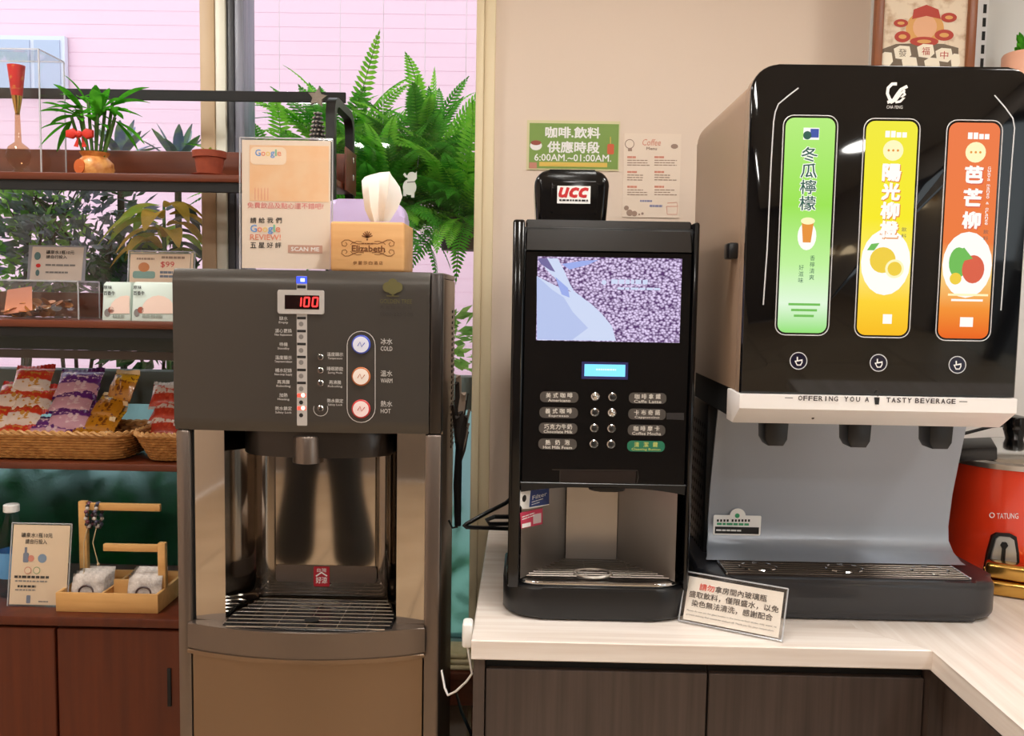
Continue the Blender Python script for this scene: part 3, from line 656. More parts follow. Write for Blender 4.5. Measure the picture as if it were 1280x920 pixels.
for x in (.055, .14, .225): obj('grille_rib', G().tube([(x + bx0 + .02, KF + .014, zt + .011), (x + bx0 + .02, 1.785, zt + .011)], .0013, 6), 'grille_metal', K)
cp = P(741, 717, Z=zt + .014)
obj('cup_mark', G().tube([(cp.x + .035 * cos(2 * pi * k / 24), cp.y + .026 * sin(2 * pi * k / 24), zt + .0145) for k in range(24)], .003, 6, closed=True), 'steel', K)
# bean hopper with badge
hy = 1.80
h0, h1, hzt = PX(668, hy, 240), PX(762, hy, 240), PZ(212, hy, 715)
obj('bean_hopper', G().prism([(x, hy, z) for x, z in [(h0 + .006, kz1 - .01), (h1 - .006, kz1 - .01), (h1, hzt - .03)] + [(h1 - .03 + .03 * cos(a * pi / 12), hzt - .03 + .03 * sin(a * pi / 12)) for a in range(1, 7)] + [(h0 + .03 - .03 * sin(a * pi / 12), hzt - .03 + .03 * cos(a * pi / 12)) for a in range(0, 6)] + [(h0, hzt - .03)]], (0, .2, 0), .012, 3), 'gloss_black', K)
obj('hopper_face', G().prism([(x, hy + .006, z) for x, z in rrect(PX(688, hy, 240), PX(748, hy, 240), PZ(268, hy, 715), PZ(226, hy, 715), .006)], (0, -.007, 0), .003), 'gloss_black', K)
pu = Print(K, (0, hy - .0014, 0), (1, 0, 0), (0, 0, 1))
pu.rect((696.5, 232.5, 738, 254.5), WHITE, 'badge', .0004); pu.text('ucc', (699, 235, 735, 246.5), mat('badge_red', (196, 34, 38), .5), 'badge_lettering', .0008, bold=.035, shear=.25); pu.bars((699, 248.8, 736, 252.2), 1, BLACK, 'badge_fine_print', .0008, .7, 4, 9)
pu.done()
# stickers on the left bay leaf
lu = Vector((q1 - q0, by - KF - .004, 0)).normalized()
pt_ = Print(K, (q0, KF + .003, 0), lu, (0, 0, 1))
S2 = lambda pts, m, nm, h: pt_.shape([pt_.uv(*q) for q in pts], m, nm, h)
S2([(649, 613), (686, 610), (686, 631), (660, 636), (653, 636), (649, 630)], WHITE, 'sticker', .0005)
S2([(663, 613), (686, 610.5), (686, 630), (661, 634), (662, 622)], mat('sticker_blue', (52, 70, 128), .5), 'sticker_blue', .0009); pt_.text('Filter', (665, 617, 683, 622), WHITE, 'sticker_lettering', .0012); pt_.bars((664, 624, 678, 630), 2, WHITE, 'sticker_fine_print', .0012, .3, 3, 3)
pt_.disc(655, 623, 2.5, BLACK, 'sticker_dot', .0009)
S2([(650, 641), (678, 635), (678, 655), (651, 661)], mat('sticker_rose', (196, 60, 88), .5), 'sticker_rose', .0005)
S2([(652, 655), (663, 652.5), (663, 657.5), (652, 660)], WHITE, 'sticker_box', .0009); S2([(666, 643), (676, 641), (676, 653), (666, 655)], mat('sticker_pale', (214, 196, 196), .5), 'sticker_pale', .0009); pt_.bars((652, 641, 674, 647), 2, WHITE, 'sticker_fine_print', .0012, .4, 5, 4)
pt_.done()
# mains lead
cbl = [P(632, 629, Y=1.95), P(610, 640, Y=1.93), P(583, 655, Y=1.9), P(580, 657, Y=1.9), P(583, 659, Y=1.9), P(610, 660, Y=1.92), P(634, 661, Y=1.95)]
cb = obj('power_cord', G().tube([P(640, 622, Y=1.97)] + cbl + [P(642, 661, Y=1.97)], .0045, 8), 'satin_black', K)
cb2 = obj('cord_loop', G().tube([P(638, 646, Y=1.97), P(618, 646, Y=1.95), P(608, 650, Y=1.95), P(612, 655, Y=1.95), P(638, 655, Y=1.97)], .005, 8), 'satin_black', cb)

# ------------------------------------------------------------------ three-flavour cold drinks dispenser
DF = 1.55
dx0, dx1, dz0, dz1 = .375, .848, PZ(487, DF, 925) + .0, PZ(82, DF, 1110)
dz0 = PZ(495, DF, 1100)
DD = thing('drinks_dispenser', 'large black drinks dispenser with three lit flavour strips', 'drinks dispenser', ((dx0 + dx1) / 2, 1.85, CT_Z))
def arch(x0, x1, z0, z1, r, y, n=8):
    return [(x0, y, z0), (x1, y, z0)] + [(x1 - r + r * cos(pi / 2 * k / n), y, z1 - r + r * sin(pi / 2 * k / n)) for k in range(n + 1)] + [(x0 + r - r * sin(pi / 2 * k / n), y, z1 - r + r * cos(pi / 2 * k / n)) for k in range(n + 1)]
mtau = mat('taupe_metal', (158, 132, 110), .4, .15)
FP = obj('front_panel', G().prism(arch(dx0, dx1, dz0 + .001, dz1, .045, DF), (0, .012, 0), .003), mat('panel_black', (7, 7, 9), .05, spec=.5), DD)
obj('bezel', G().prism(arch(dx0 + .001, dx1 - .001, dz0 + .001, dz1 - .001, .045, DF + .0125), (0, .03, 0), .002, 1), mtau, DD)
obj('head_body', G().prism(arch(dx0 + .003, dx1 - .003, dz0 + .001, dz1 - .003, .05, DF + .044), (0, .45, 0), .006), mtau, DD)
lt = P(916, 314, X=dx0)
obj('latch', G().box(dx0 - .014, dx0 + .004, lt.y - .03, lt.y + .012, lt.z - .015, lt.z + .014, .004), 'satin_black', DD)
# white slogan bar with sloping lip
zb1 = PZ(513, DF, 1100); zb2 = PZ(531, DF + .05, 1100)
obj('slogan_bar', G().prism([(dx0 - .002, DF - .006, dz0), (dx0 - .002, DF - .006, zb1), (dx0 - .002, DF + .045, zb2), (dx0 - .002, DF + .09, zb2), (dx0 - .002, DF + .09, dz0)], (dx1 - dx0 + .004, 0, 0), .0025), mat('bar_white', (244, 240, 238), .4), DD)
for x in (1016, 1147): obj('screw', G().ball(P(x, 522, Y=DF + .025), .003, 8), 'dark_steel', DD)
obj('under_head', G().box(dx0 + .006, dx1 - .006, DF + .091, 1.99, zb2 + .004, dz0), 'matt_black', DD)
pf = Print(FP, (0, DF - .0002, 0), (1, 0, 0), (0, 0, 1))
WL = mat('line_silver', (205, 205, 208), .4)
pf.line([(998, 110), (985, 120), (973, 130), (969, 140), (967, 152), (964, 200), (959, 310), (954, 381)], .0022, WL, 'accent_line', .0005)
pf2 = Print(FP, pf.o, pf.u, pf.v); pf2.line([(1243, 119), (1256, 134), (1266, 148), (1268, 160), (1264, 210), (1256, 320), (1251, 388)], .0022, WL, 'accent_line', .0005); pf2.done()
# maker's emblem
pf.line([(1121, 105), (1115, 105), (1110, 110), (1109, 117), (1112, 124), (1116, 128)], .0052, WHITE, 'emblem', .0006)
pf.line([(1109, 128), (1116, 126), (1122, 117), (1126, 112), (1134, 108)], .0052, WHITE, 'emblem', .0007)
pf.line([(1113, 129), (1120, 125), (1126, 117), (1131, 113)], .0036, WHITE, 'emblem', .0008)
pf.line([(1129, 115), (1131, 118), (1126, 122), (1130, 122), (1125, 127), (1119, 128)], .004, WHITE, 'emblem', .0009)
pf.text('CHA FENG', (1108, 132, 1128, 136), MG, 'emblem_lettering', bold=.005)
def gradm(name, stops, e=1.0, axis=2, z0=0, z1=1):
    m = bpy.data.materials.new(name); m.use_nodes = True; nt = m.node_tree; nt.nodes.clear(); MATS[name] = m
    o = nt.nodes.new('ShaderNodeOutputMaterial'); em = nt.nodes.new('ShaderNodeEmission'); em.inputs[1].default_value = e
    tc = nt.nodes.new('ShaderNodeTexCoord'); sx_ = nt.nodes.new('ShaderNodeSeparateXYZ'); r = nt.nodes.new('ShaderNodeValToRGB')
    nt.links.new(tc.outputs['Generated'], sx_.inputs[0]); nt.links.new(sx_.outputs[axis], r.inputs[0]); nt.links.new(r.outputs[0], em.inputs[0]); nt.links.new(em.outputs[0], o.inputs[0])
    while len(r.color_ramp.elements) < len(stops): r.color_ramp.elements.new(.5)
    for el, (p, c) in zip(r.color_ramp.elements, stops): el.position = p; el.color = lin(c)
    return m
WLn = [((982, 147), (1046, 148), (1031, 417), (972, 415)), ((1084, 151), (1148, 152), (1133, 420), (1070, 418)), ((1187, 153), (1250, 154), (1235, 424), (1172, 422))]
SM = [gradm('strip_green', [(0, (150, 226, 120)), (.14, (228, 250, 220)), (.32, (196, 244, 160)), (.6, (160, 230, 90)), (1, (186, 240, 130))]),
      gradm('strip_yellow', [(0, (250, 190, 40)), (.16, (255, 214, 60)), (.3, (255, 232, 120)), (.55, (250, 236, 50)), (1, (244, 236, 70))]),
      gradm('strip_orange', [(0, (236, 104, 40)), (.14, (246, 150, 60)), (.3, (250, 210, 130)), (.45, (240, 128, 70)), (1, (240, 128, 80))])]
EW = mat('strip_white', (255, 252, 246), .5, emit=1.0); EG = mat('strip_dark_green', (30, 110, 90), .5, emit=.6); EY = mat('strip_lemon', (250, 214, 60), .5, emit=.9); EO = mat('strip_amber', (240, 150, 50), .5, emit=.9); EL = mat('strip_leaf', (120, 206, 90), .5, emit=.8); ER = mat('strip_mango', (228, 96, 66), .5, emit=.9); EB = mat('strip_indigo', (60, 90, 190), .5, emit=.7)
EC = mat('strip_cream', (255, 246, 190), .5, emit=1.0); EK = mat('strip_text_grey', (120, 110, 100), .5, emit=.6)
for m_ in (EW, EG, EY, EO, EL, ER, EB, EC, EK): m_.node_tree.nodes['Principled BSDF'].inputs['Base Color'].default_value = (0, 0, 0, 1)
def skew(q, fx_, fy_):
    """point of strip q at fractions across and down, in photo pixels"""
    (ax, ay), (bx_, by_), (cx_, cy_), (ex_, ey_) = q
    lx, ly = ax + (ex_ - ax) * fy_, ay + (ey_ - ay) * fy_; rx_, ry_ = bx_ + (cx_ - bx_) * fy_, by_ + (cy_ - by_) * fy_
    return lx + (rx_ - lx) * fx_, ly + (ry_ - ly) * fx_
for i, (q, sm) in enumerate(zip(WLn, SM)):
    us = [pf.uv(*p) for p in q]; u0 = (us[0][0] + us[3][0]) / 2; u1 = (us[1][0] + us[2][0]) / 2; v1 = (us[0][1] + us[1][1]) / 2; v0 = (us[2][1] + us[3][1]) / 2
    st = obj('flavour_strip', G().prism([(a, DF - .0002, b) for a, b in rrect(u0, u1, v0, v1, .014)], (0, -.0008, 0)), sm, DD, smooth=False)
    ring = rrect(u0 - .004, u1 + .004, v0 - .004, v1 + .004, .017)
    obj('strip_outline', G().tube([(a, DF - .0006, b) for a, b in ring], .0009, 5, closed=True), WL, DD)
    W_, H_ = u1 - u0, v1 - v0
    ps_ = Print(st, (u0, DF - .0011, v1), (1, 0, 0), (0, 0, 1))
    def T(body, fx0, fy0, fx1, fy1, m, nm='lettering', **k): ps_.text(body, (fx0 * W_, -fy1 * H_, fx1 * W_, -fy0 * H_), m, nm, h=k.pop('h', .0009), px=False, **k)
    def C(fx_, fy_, r, m, nm, h=.0004, ry=None): ps_.disc(fx_ * W_, -fy_ * H_, r, m, nm, h, px=False, ry=ry)
    def Bx(fx0, fy0, fx1, fy1, m, nm, h=.0005): ps_.rect((fx0 * W_, -fy1 * H_, fx1 * W_, -fy0 * H_), m, nm, h, px=False)
    if i == 0:
        Bx(.36, .045, .68, .10, EW, 'crest_white', .0003); Bx(.50, .05, .67, .09, EB, 'crest_blue'); C(.44, .08, .007, EG, 'crest_green', .0006)
        for k, ch in enumerate('冬瓜檸檬'):
            T(ch, .34, .135 + k * .075, .66, .20 + k * .075, EW, 'title_halo', bold=.06, h=.0005); T(ch, .34, .135 + k * .075, .66, .20 + k * .075, EG, 'title', bold=.01, h=.0009)
        C(.52, .545, .016, EW, 'glass_picture', .0003, .024)
        ps_.shape([(W_ * .40, -.475 * H_), (W_ * .44, -.575 * H_), (W_ * .60, -.575 * H_), (W_ * .65, -.475 * H_)], EO, 'drink_picture', .0006); C(.525, .475, .012, EC, 'foam_picture', .0008, .006)
        for k, ch in enumerate('香檸清爽'): T(ch, .60, .635 + k * .03, .70, .66 + k * .03, EG, 'slogan')
        for k, ch in enumerate('好滋味'): T(ch, .38, .68 + k * .03, .48, .705 + k * .03, EG, 'slogan')
        for k in range(3): Bx(.2 + .06 * k, .86 + k * .027, .85 - .06 * k, .871 + k * .027, EL, 'fine_print')
    else:
        [Bx(.37 + .11 * k, .045 + .006 * (k > 1), .46 + .11 * k, .075, EW, 'brand_mark') for k in range(4)]
        C(.54, .135, .0215 * .8, EC, 'round_badge', .0004); [C(.54 + d * .09, .135, .002, EO, 'badge_dots', .0007) for d in (-1, 0, 1)]
        tt = '陽光柳橙' if i == 1 else '芭芒柳'; st_ = .088 if i == 1 else .105
        EH = EO if i == 1 else ER
        for k, ch in enumerate(tt):
            y0_ = .20 + k * st_; T(ch, .37, y0_ + .004, .72, y0_ + .079, EH, 'title_shadow', bold=.05, h=.0005); T(ch, .36, y0_, .70, y0_ + .074, EW, 'title', bold=.045, h=.0009)
        T('飲', .78, .49, .88, .51, EK, 'small_lettering'); T('料', .78, .52, .88, .54, EK, 'small_lettering')
        if i == 2:
            for k, ch in enumerate('Guava mango & orange'):
                if ch != ' ': T(ch, .795, .20 + k * .0135, .855, .211 + k * .0135, EW, 'small_title')
        C(.5, .655, .042 if i == 1 else .042, EW, 'picture_ground', .0003, .056)
        if i == 1:
            C(.44, .645, .022, EY, 'orange_picture', .0006); C(.68, .685, .016, EC, 'orange_slice', .0009); C(.68, .685, .012, EY, 'orange_flesh', .0012)
            ps_.shape([(W_ * .12, -.60 * H_), (W_ * .2, -.57 * H_), (W_ * .36, -.565 * H_), (W_ * .26, -.6 * H_)], EL, 'leaf_picture', .0009)
            Bx(.35, .735, .85, .745, EW, 'fine_print'); Bx(.25, .76, .8, .77, EW, 'fine_print'); Bx(.5, .90, .68, .945, EW, 'square_mark')
        else:
            C(.32, .645, .016, EL, 'guava_picture', .0006, .026); C(.62, .675, .019, ER, 'mango_picture', .0008, .024); C(.28, .72, .010, EY, 'orange_slice', .0010)
            ps_.shape([(W_ * .3, -.585 * H_), (W_ * .42, -.575 * H_), (W_ * .6, -.625 * H_), (W_ * .45, -.635 * H_)], EL, 'leaf_picture', .0011)
            Bx(.15, .79, .95, .80, EC, 'fine_print'); Bx(.22, .815, .85, .825, EW, 'fine_print'); Bx(.42, .90, .68, .945, EW, 'square_mark')
    ps_.done()
    # touch key
    cx_, cy_ = ((998, 451), (1098, 453.5), (1196.5, 456))[i]
    pp = [(cx_ + 10.5 * cos(a * pi / 12), cy_ + 10.5 * sin(a * pi / 12)) for a in range(25)]
    kk = Print(FP, pf.o, pf.u, pf.v)
    kk.line(pp, .0016, WL, 'touch_ring', .0006); kk.disc(cx_, cy_, 10, mat('key_indigo', (18, 16, 44), .2), 'touch_key', .0003)
    kk.line([(cx_ - 1.5, cy_ + 1), (cx_ - 1.5, cy_ - 5)], .0022, WHITE, 'hand_icon', .0008); kk.shape([kk.uv(cx_ + a, cy_ + b) for a, b in ((-5, 0), (5, -2), (5, 2), (3, 6), (-2, 6))], WHITE, 'hand_icon', .0007)
    kk.shape([kk.uv(cx_ + a, cy_ + b) for a, b in ((-3, 1), (3.6, 0), (3.6, 2), (2, 4.5), (-1.5, 4.5))], MATS['key_indigo'], 'hand_icon_inner', .0010)
    kk.done()
pf.done()
pb_ = Print(DD, (0, DF - .0062, 0), (1, 0, 0), (0, 0, 1))
IK = mat('bar_ink', (70, 60, 62), .6)
def yb(x): return 497.5 + (x - 1000) * .022
for body, x0, x1 in (('OFFERING', 997, 1048), ('YOU', 1054, 1076), ('A', 1081, 1086), ('TASTY', 1107, 1140), ('BEVERAGE', 1143, 1195)):
    n = len(body)
    for k, ch in enumerate(body):
        cxx = x0 + (x1 - x0) * (k + .5) / n; wd = 2.4 if ch != 'I' else .6; y = yb(cxx)
        pb_.text(ch, (cxx - wd, y - 2.9, cxx + wd, y + 2.9), IK, 'slogan_lettering', bold=.02)
pb_.line([(981, yb(981)), (991, yb(991))], .0012, IK, 'slogan_lettering'); pb_.line([(1199, yb(1199)), (1209, yb(1209))], .0012, IK, 'slogan_lettering')
pb_.shape([pb_.uv(*q) for q in ((1092.5, yb(1096) - 3), (1099.5, yb(1096) - 3), (1098.5, yb(1096) + 6), (1093.5, yb(1096) + 6))], BLACK, 'cup_icon'); pb_.line([(1097, yb(1096) - 4), (1098.5, yb(1096) - 7.5), (1101, yb(1096) - 8)], .001, BLACK, 'cup_icon')
pb_.done()
# nozzles
for x, y in ((967, 541), (1069.5, 543), (1170.5, 545)):
    c = P(x, y, Y=1.68); z1 = zb2 + .004; z0 = c.z - .022
    obj('nozzle', G().prism([(c.x - .023, 1.66, z1), (c.x + .023, 1.66, z1), (c.x + .021, 1.66, z0 + .012), (c.x + .014, 1.66, z0), (c.x - .014, 1.66, z0), (c.x - .021, 1.66, z0 + .012)], (0, .05, 0), .003), 'satin_black', DD)
# column, curved silver splashback, base
bt = P(1060, 722, Y=1.70).z
prof2 = [(y + .045, z) for y, z in [(1.735, zb2 + .003), (1.745, zb2 - .03), (1.765, zb2 - .10), (1.785, bt + .14), (1.795, bt + .07), (1.79, bt + .04), (1.775, bt + .02), (1.75, bt + .008), (1.738, bt + .005)]]
sxl, sxr = PX(886, 1.835, 640), PX(1189, 1.835, 620)
g = G()
A = []
for k, (y, z) in enumerate(prof2):
    fl_ = max(0, k - 5) / 3 * .012
    A.append((g.bm.verts.new((sxl - fl_, y, z)), g.bm.verts.new((sxr + fl_, y, z)), g.bm.verts.new((sxr + fl_, y + .006, z - .0)), g.bm.verts.new((sxl - fl_, y + .006, z))))
for a, b in zip(A, A[1:]):
    for k in range(4): g.bm.faces.new((a[k], a[(k + 1) % 4], b[(k + 1) % 4], b[k]))
g.bm.faces.new(A[0]); g.bm.faces.new(A[-1][::-1])
obj('splashback', g, mat('silver_paint', (152, 158, 168), .38, .35), DD, sharp=80)
obj('column', G().box(sxl - .006, sxr - .004, 1.855, 2.09, CT_Z + .01, zb2 + .003, .006), 'satin_black', DD)
hs = G()
for i in range(13):
    for j in range(9):
        y = 1.875 + j * .022 + (i % 2) * .011; z = .93 + i * .022; x = sxl - .0066
        hs.poly([(x, y + .006 * cos(a * pi / 4), z + .006 * sin(a * pi / 4)) for a in range(8)])
o = obj('vent_holes', hs, mat('hole_black', (3, 3, 3), .9), DD, smooth=False); o['kind'] = 'stuff'
bxl, bxr = .352, PX(1240, 1.73, 765)
bfr = 1.682
obj('base', G().prism(nose(bxl, bxr, bfr, 2.0, .06, CT_Z + .004), (0, 0, bt - CT_Z - .004), .016, 4), mat('base_black', (30, 31, 36), .38, coat=.3), DD)
obj('foot', G().box(bxl + .03, bxr - .03, bfr + .04, 1.98, CT_Z, CT_Z + .004), 'matt_black', DD)
gx0, gx1 = PX(903, 1.73, 712), PX(1205, 1.73, 716); gy0, gy1 = bfr + .018, 1.79
obj('grille_tray', G().box(gx0, gx1, gy0, gy1, bt - .002, bt + .0022, .001, 1), mat('grille_brown', (66, 56, 52), .3, .7), DD)
for k in range(7): obj('grille_bar', G().tube([(gx0 + .004, gy0 + .004 + k * .0135, bt + .0036), (gx1 - .004, gy0 + .004 + k * .0135, bt + .0036)], .0013, 6), 'grille_metal', DD)
for x in (gx0 + .002, gx1 - .002): obj('grille_edge', G().tube([(x, gy0, bt + .003), (x, gy1, bt + .003)], .0022, 6), 'chrome', DD)
for px in (950, 1056, 1160):
    c = P(px, 712, Z=bt + .004)
    for k in range(8):
        a = 2 * pi * k / 8; obj('cup_mark', G().tube([(c.x + .036 * cos(a + d), 1.742 + .026 * sin(a + d), bt + .0052) for d in (-.16, 0, .16)], .0018, 5), 'chrome', DD)
# service sticker
pz = Print(DD, (0, 1.8325, bt + .09), (1, 0, 0), (0, -.06, 1))
pz.rect((891.5, 644, 951, 669), WHITE, 'sticker', .0006, r=.003); pz.disc(922, 645, 10, WHITE, 'sticker', .0005)
pz.disc(921.5, 644.5, 3, mat('sticker_green', (60, 160, 110), .5), 'sticker_emblem', .0010); pz.rect((893.5, 658.5, 948.5, 667), BLACK, 'sticker_band', .0010)
for k in range(10): pz.rect((896 + k * 4.1 + (2 if k > 3 else 0), 649, 898.4 + k * 4.1 + (2 if k > 3 else 0), 652), BLACK, 'sticker_fine_print', .0010)
pz.bars((896, 653, 936, 657), 1, MATS['sticker_green'], 'sticker_number', .0010, .7, 3, 6); pz.bars((895, 661, 930, 664.5), 1, WHITE, 'sticker_band_print', .0013, .6, 9, 5)
pz.done()

# ------------------------------------------------------------------ red cooker and what lies near it
cc = P(1262, 640, Y=2.02); r_ = .152
zc1 = P(1262, 591, Y=cc.y - r_).z; 
TC = thing('rice_cooker', 'red enamel electric rice cooker with steel lid beside the drinks dispenser', 'rice cooker', (cc.x, cc.y, CT_Z))
obj('body', G().lathe([(r_ - .03, CT_Z + .012), (r_ - .006, CT_Z + .018), (r_, CT_Z + .04), (r_, zc1), (r_ - .004, zc1 + .002)], (cc.x, cc.y, 0), 56), 'red_enamel', TC)
for a in (45, 135, 225, 315): obj('foot', G().lathe([(.014, 0), (.014, .013)], (cc.x + .1 * cos(radians(a)), cc.y + .1 * sin(radians(a)), CT_Z), 12), 'matt_black', TC)
obj('rim', G().lathe([(r_ - .004, zc1), (r_ + .004, zc1 + .001), (r_ + .005, zc1 + .012), (r_ - .004, zc1 + .016), (r_ - .01, zc1 + .012)], (cc.x, cc.y, 0), 56, False), 'steel', TC)
ld_ = obj('lid', G().lathe([(r_ - .004, zc1 + .014), (r_ - .012, zc1 + .022), (.1, zc1 + .036), (.05, zc1 + .046), (.018, zc1 + .05)], (cc.x, cc.y, 0), 56), 'chrome', TC)
obj('lid_knob', G().lathe([(.018, .048), (.02, .056), (.024, .07), (.026, .092), (.024, .1), (.002, .104)], (cc.x, cc.y, zc1), 24), 'gloss_black', ld_)
pc = Print(TC, (0, cc.y - r_ - .0012, 0), (1, 0, 0), (0, 0, 1))
def wrap(prn, nm):
    return
# front badge of lettering follows the curve of the body
def curved_text(body, px0, px1, y0, y1, m, nm, h=.0012):
    vs_, fs = glyphs(body, .02); a0_ = min(p[0] for p in vs_); a1_ = max(p[0] for p in vs_); b0_ = min(p[1] for p in vs_); b1_ = max(p[1] for p in vs_)
    def on(px_, py_):
        d = ray(px_, py_); ox, oy = -cc.x, -cc.y; A_ = d.x ** 2 + d.y ** 2; B_ = 2 * (ox * d.x + oy * d.y); C_ = ox * ox + oy * oy - (r_ + h) ** 2
        return CAM_C + d * ((-B_ - sqrt(max(0, B_ * B_ - 4 * A_ * C_))) / (2 * A_))
    g = G(); vv = [g.bm.verts.new(on(px0 + (x - a0_) / (a1_ - a0_) * (px1 - px0), y1 - (y - b0_) / (b1_ - b0_) * (y1 - y0))) for x, y in vs_]
    for f_ in fs:
        try: g.bm.faces.new([vv[i] for i in f_])
        except ValueError: pass
    obj(nm, g, m, TC, smooth=False); return on
on = curved_text('TATUNG', 1246, 1273, 641.5, 648.5, WHITE, 'brand_lettering')
obj('brand_ring', G().tube([on(1240 + 3 * cos(a * pi / 6), 644 + 3 * sin(a * pi / 6)) for a in range(12)], .0009, 5, closed=True), WHITE, TC)
# switch housing low on the front
def sw(pts, m, nm, d):
    g = G(); A_ = [g.bm.verts.new(on(*q) - Vector((0, d, 0))) for q in pts]; B_ = [g.bm.verts.new(on(*q) + Vector((0, .01, 0))) for q in pts]; n = len(pts)
    g.bm.faces.new(A_); [g.bm.faces.new((A_[i], A_[(i + 1) % n], B_[(i + 1) % n], B_[i])) for i in range(n)]
    return obj(nm, g, m, TC)
sw([(1229, 712), (1233, 690), (1239, 669), (1245, 665.5), (1262, 666.5), (1269, 670), (1272, 690), (1273, 714)], 'satin_black', 'switch_housing', .006)
sw([(1234, 710), (1238, 690), (1243, 672), (1247, 669.5), (1260, 670.5), (1265, 674), (1267.5, 690), (1268.5, 711)], mat('switch_plate', (196, 196, 192), .3, .5), 'switch_plate', .009)
sw([(1248, 706), (1250, 684), (1247.5, 680), (1250, 676), (1254, 676), (1256, 680), (1253, 684), (1251.5, 706)], 'satin_black', 'switch_lever', .014)
# adapter and leads on and behind the cooker
ad = tag(obj('power_adapter', G().box(-.037, .037, -.03, .03, 0, .03, .004), 'satin_black'), 'black power adapter lying on the red cooker lid', 'adapter')
ap = P(1222, 580, Y=cc.y - .12); ad.location = (ap.x, cc.y - .108, zc1 + .0275); ad.rotation_euler = (radians(14), radians(-6), radians(-16))
for k, (pts, lab) in enumerate((([(1175, 548), (1205, 542), (1240, 533), (1262, 531), (1300, 520)], 'black lead running up behind the red cooker knob'), ([(1180, 562), (1215, 558), (1245, 558), (1285, 561), (1310, 562)], 'black lead running level behind the red cooker'), ([(1245, 574), (1262, 568), (1285, 564), (1310, 560)], 'black lead rising from the adapter to the wall'))):
    tag(obj('cable', G().tube([P(x, y, Y=2.20 + .01 * k) for x, y in pts], .0045, 6), 'satin_black'), lab, 'cable')
tg = thing('serving_tongs', 'gold metal serving tongs lying beside the red cooker', 'tongs', P(1262, 735, Z=CT_Z))
gp = lambda x, y, z: P(x, y, Z=z)
for z, yy, x0 in ((CT_Z + .055, 706, 1232), (CT_Z + .018, 727, 1231)):
    a = gp(x0, yy + 3, z); b = gp(x0 + 75, yy + 14, z)
    a.z = b.z = z
    obj('arm', G().box(0, (b - a).length, -.020, .020, -.017, .017, .009, 3).xf(Matrix.Translation(a) @ Matrix.Rotation(math.atan2(b.y - a.y, b.x - a.x), 4, 'Z')), 'brass', tg)
a = gp(1250, 738, CT_Z + .006); obj('tip', G().box(0, .07, -.014, .014, -.004, .006, .003).xf(Matrix.Translation((a.x, a.y, CT_Z + .006)) @ Matrix.Rotation(-.2, 4, 'Z')), 'brass', tg)
obj('spring', G().tube([gp(1231, 716, CT_Z + .036) + Vector((0, .004 * sin(k), .012 * cos(k * .8))) for k in range(12)], .002, 5), 'brass', tg)

# ------------------------------------------------------------------ white wall piece, shelf, framed picture, plant pot
xw0 = PX(1089, WALL_Y - .01, 40)
struct('wall_recess', G().box(xw0, RX1, WALL_Y - .012, WALL_Y, 1.0, RZ), 'wall_white', label='white painted wall panel behind the picture shelf')
shz = 1.955
sh = thing('wall_shelf', 'white slotted-upright wall shelf above the red cooker', 'shelf', (1.3, WALL_Y, shz))
obj('board', G().box(PX(1093, 2.2, 80), 1.75, 2.17, WALL_Y - .013, shz - .018, shz, .002), 'wall_white', sh)
ux = PX(1228, WALL_Y - .03, 40)
up = obj('upright', G().box(ux - .016, ux + .013, WALL_Y - .03, WALL_Y - .012, 1.2, RZ - .05, .001, 1), mat('upright_white', (228, 228, 230), .4), sh)
sl = G()
for k in range(22):
    z = 1.9 + k * .034; sl.box(ux - .001, ux + .007, WALL_Y - .0312, WALL_Y - .0298, z, z + .022)
o = obj('slots', sl, 'matt_black', up); o['kind'] = 'stuff'
obj('bracket', G().prism([(ux - .004, WALL_Y - .03, shz - .019), (ux - .004, 2.2, shz - .019), (ux - .004, 2.2, shz - .035), (ux - .004, WALL_Y - .03, shz - .08)], (.008, 0, 0)), MATS['upright_white'], sh)
FY = 2.26
fx0, fx1 = PX(1092, FY, 45), PX(1218, FY, 45)
FA = thing('framed_picture', 'brown framed festive print with cream tiles standing on the wall shelf', 'picture', ((fx0 + fx1) / 2, FY, shz))
fz1 = shz + .34; bw = .02
for n_, b in enumerate(((fx0, fx0 + bw, shz, fz1), (fx1 - bw, fx1, shz, fz1), (fx0 + bw, fx1 - bw, shz, shz + bw), (fx0 + bw, fx1 - bw, fz1 - bw, fz1))):
    obj('frame_rail', G().box(b[0], b[1], FY - .012, FY + .01, b[2], b[3], .003), mat('frame_brown', (150, 86, 44), .4, noise=((40, 40, 6), (120, 64, 30), .3, .7)), FA)
obj('print_sheet', G().box(fx0 + bw, fx1 - bw, FY, FY + .004, shz + bw, fz1 - bw), mat('print_cream', (226, 208, 184), .7, noise=((30, 30, 30), (190, 160, 130), .35, .5)), FA)
pa = Print(FA, (0, FY - .0003, 0), (1, 0, 0), (0, 0, 1))
AR = mat('art_red', (176, 58, 42), .6); AG = mat('art_gold', (214, 158, 88), .6); AD = mat('art_olive', (112, 96, 78), .6); AC = mat('art_cream', (236, 226, 206), .6)
S3 = lambda pts, m, nm, h: pa.shape([pa.uv(*q) for q in pts], m, nm, h)
S3([(1101, 84), (1101, 62), (1120, 55), (1150, 54), (1180, 55), (1198, 60), (1198, 84)], AD, 'art_ground', .0003)
pa.disc(1156, 36, 24, AG, 'art_rosette', .0004, ry=22); S3([(1140, 24), (1142, 12), (1158, 6), (1173, 12), (1176, 24), (1158, 20)], AR, 'art_crown', .0008)
pa.disc(1156, 34, 15, mat('art_peach', (224, 170, 132), .6), 'art_rosette_core', .0007)
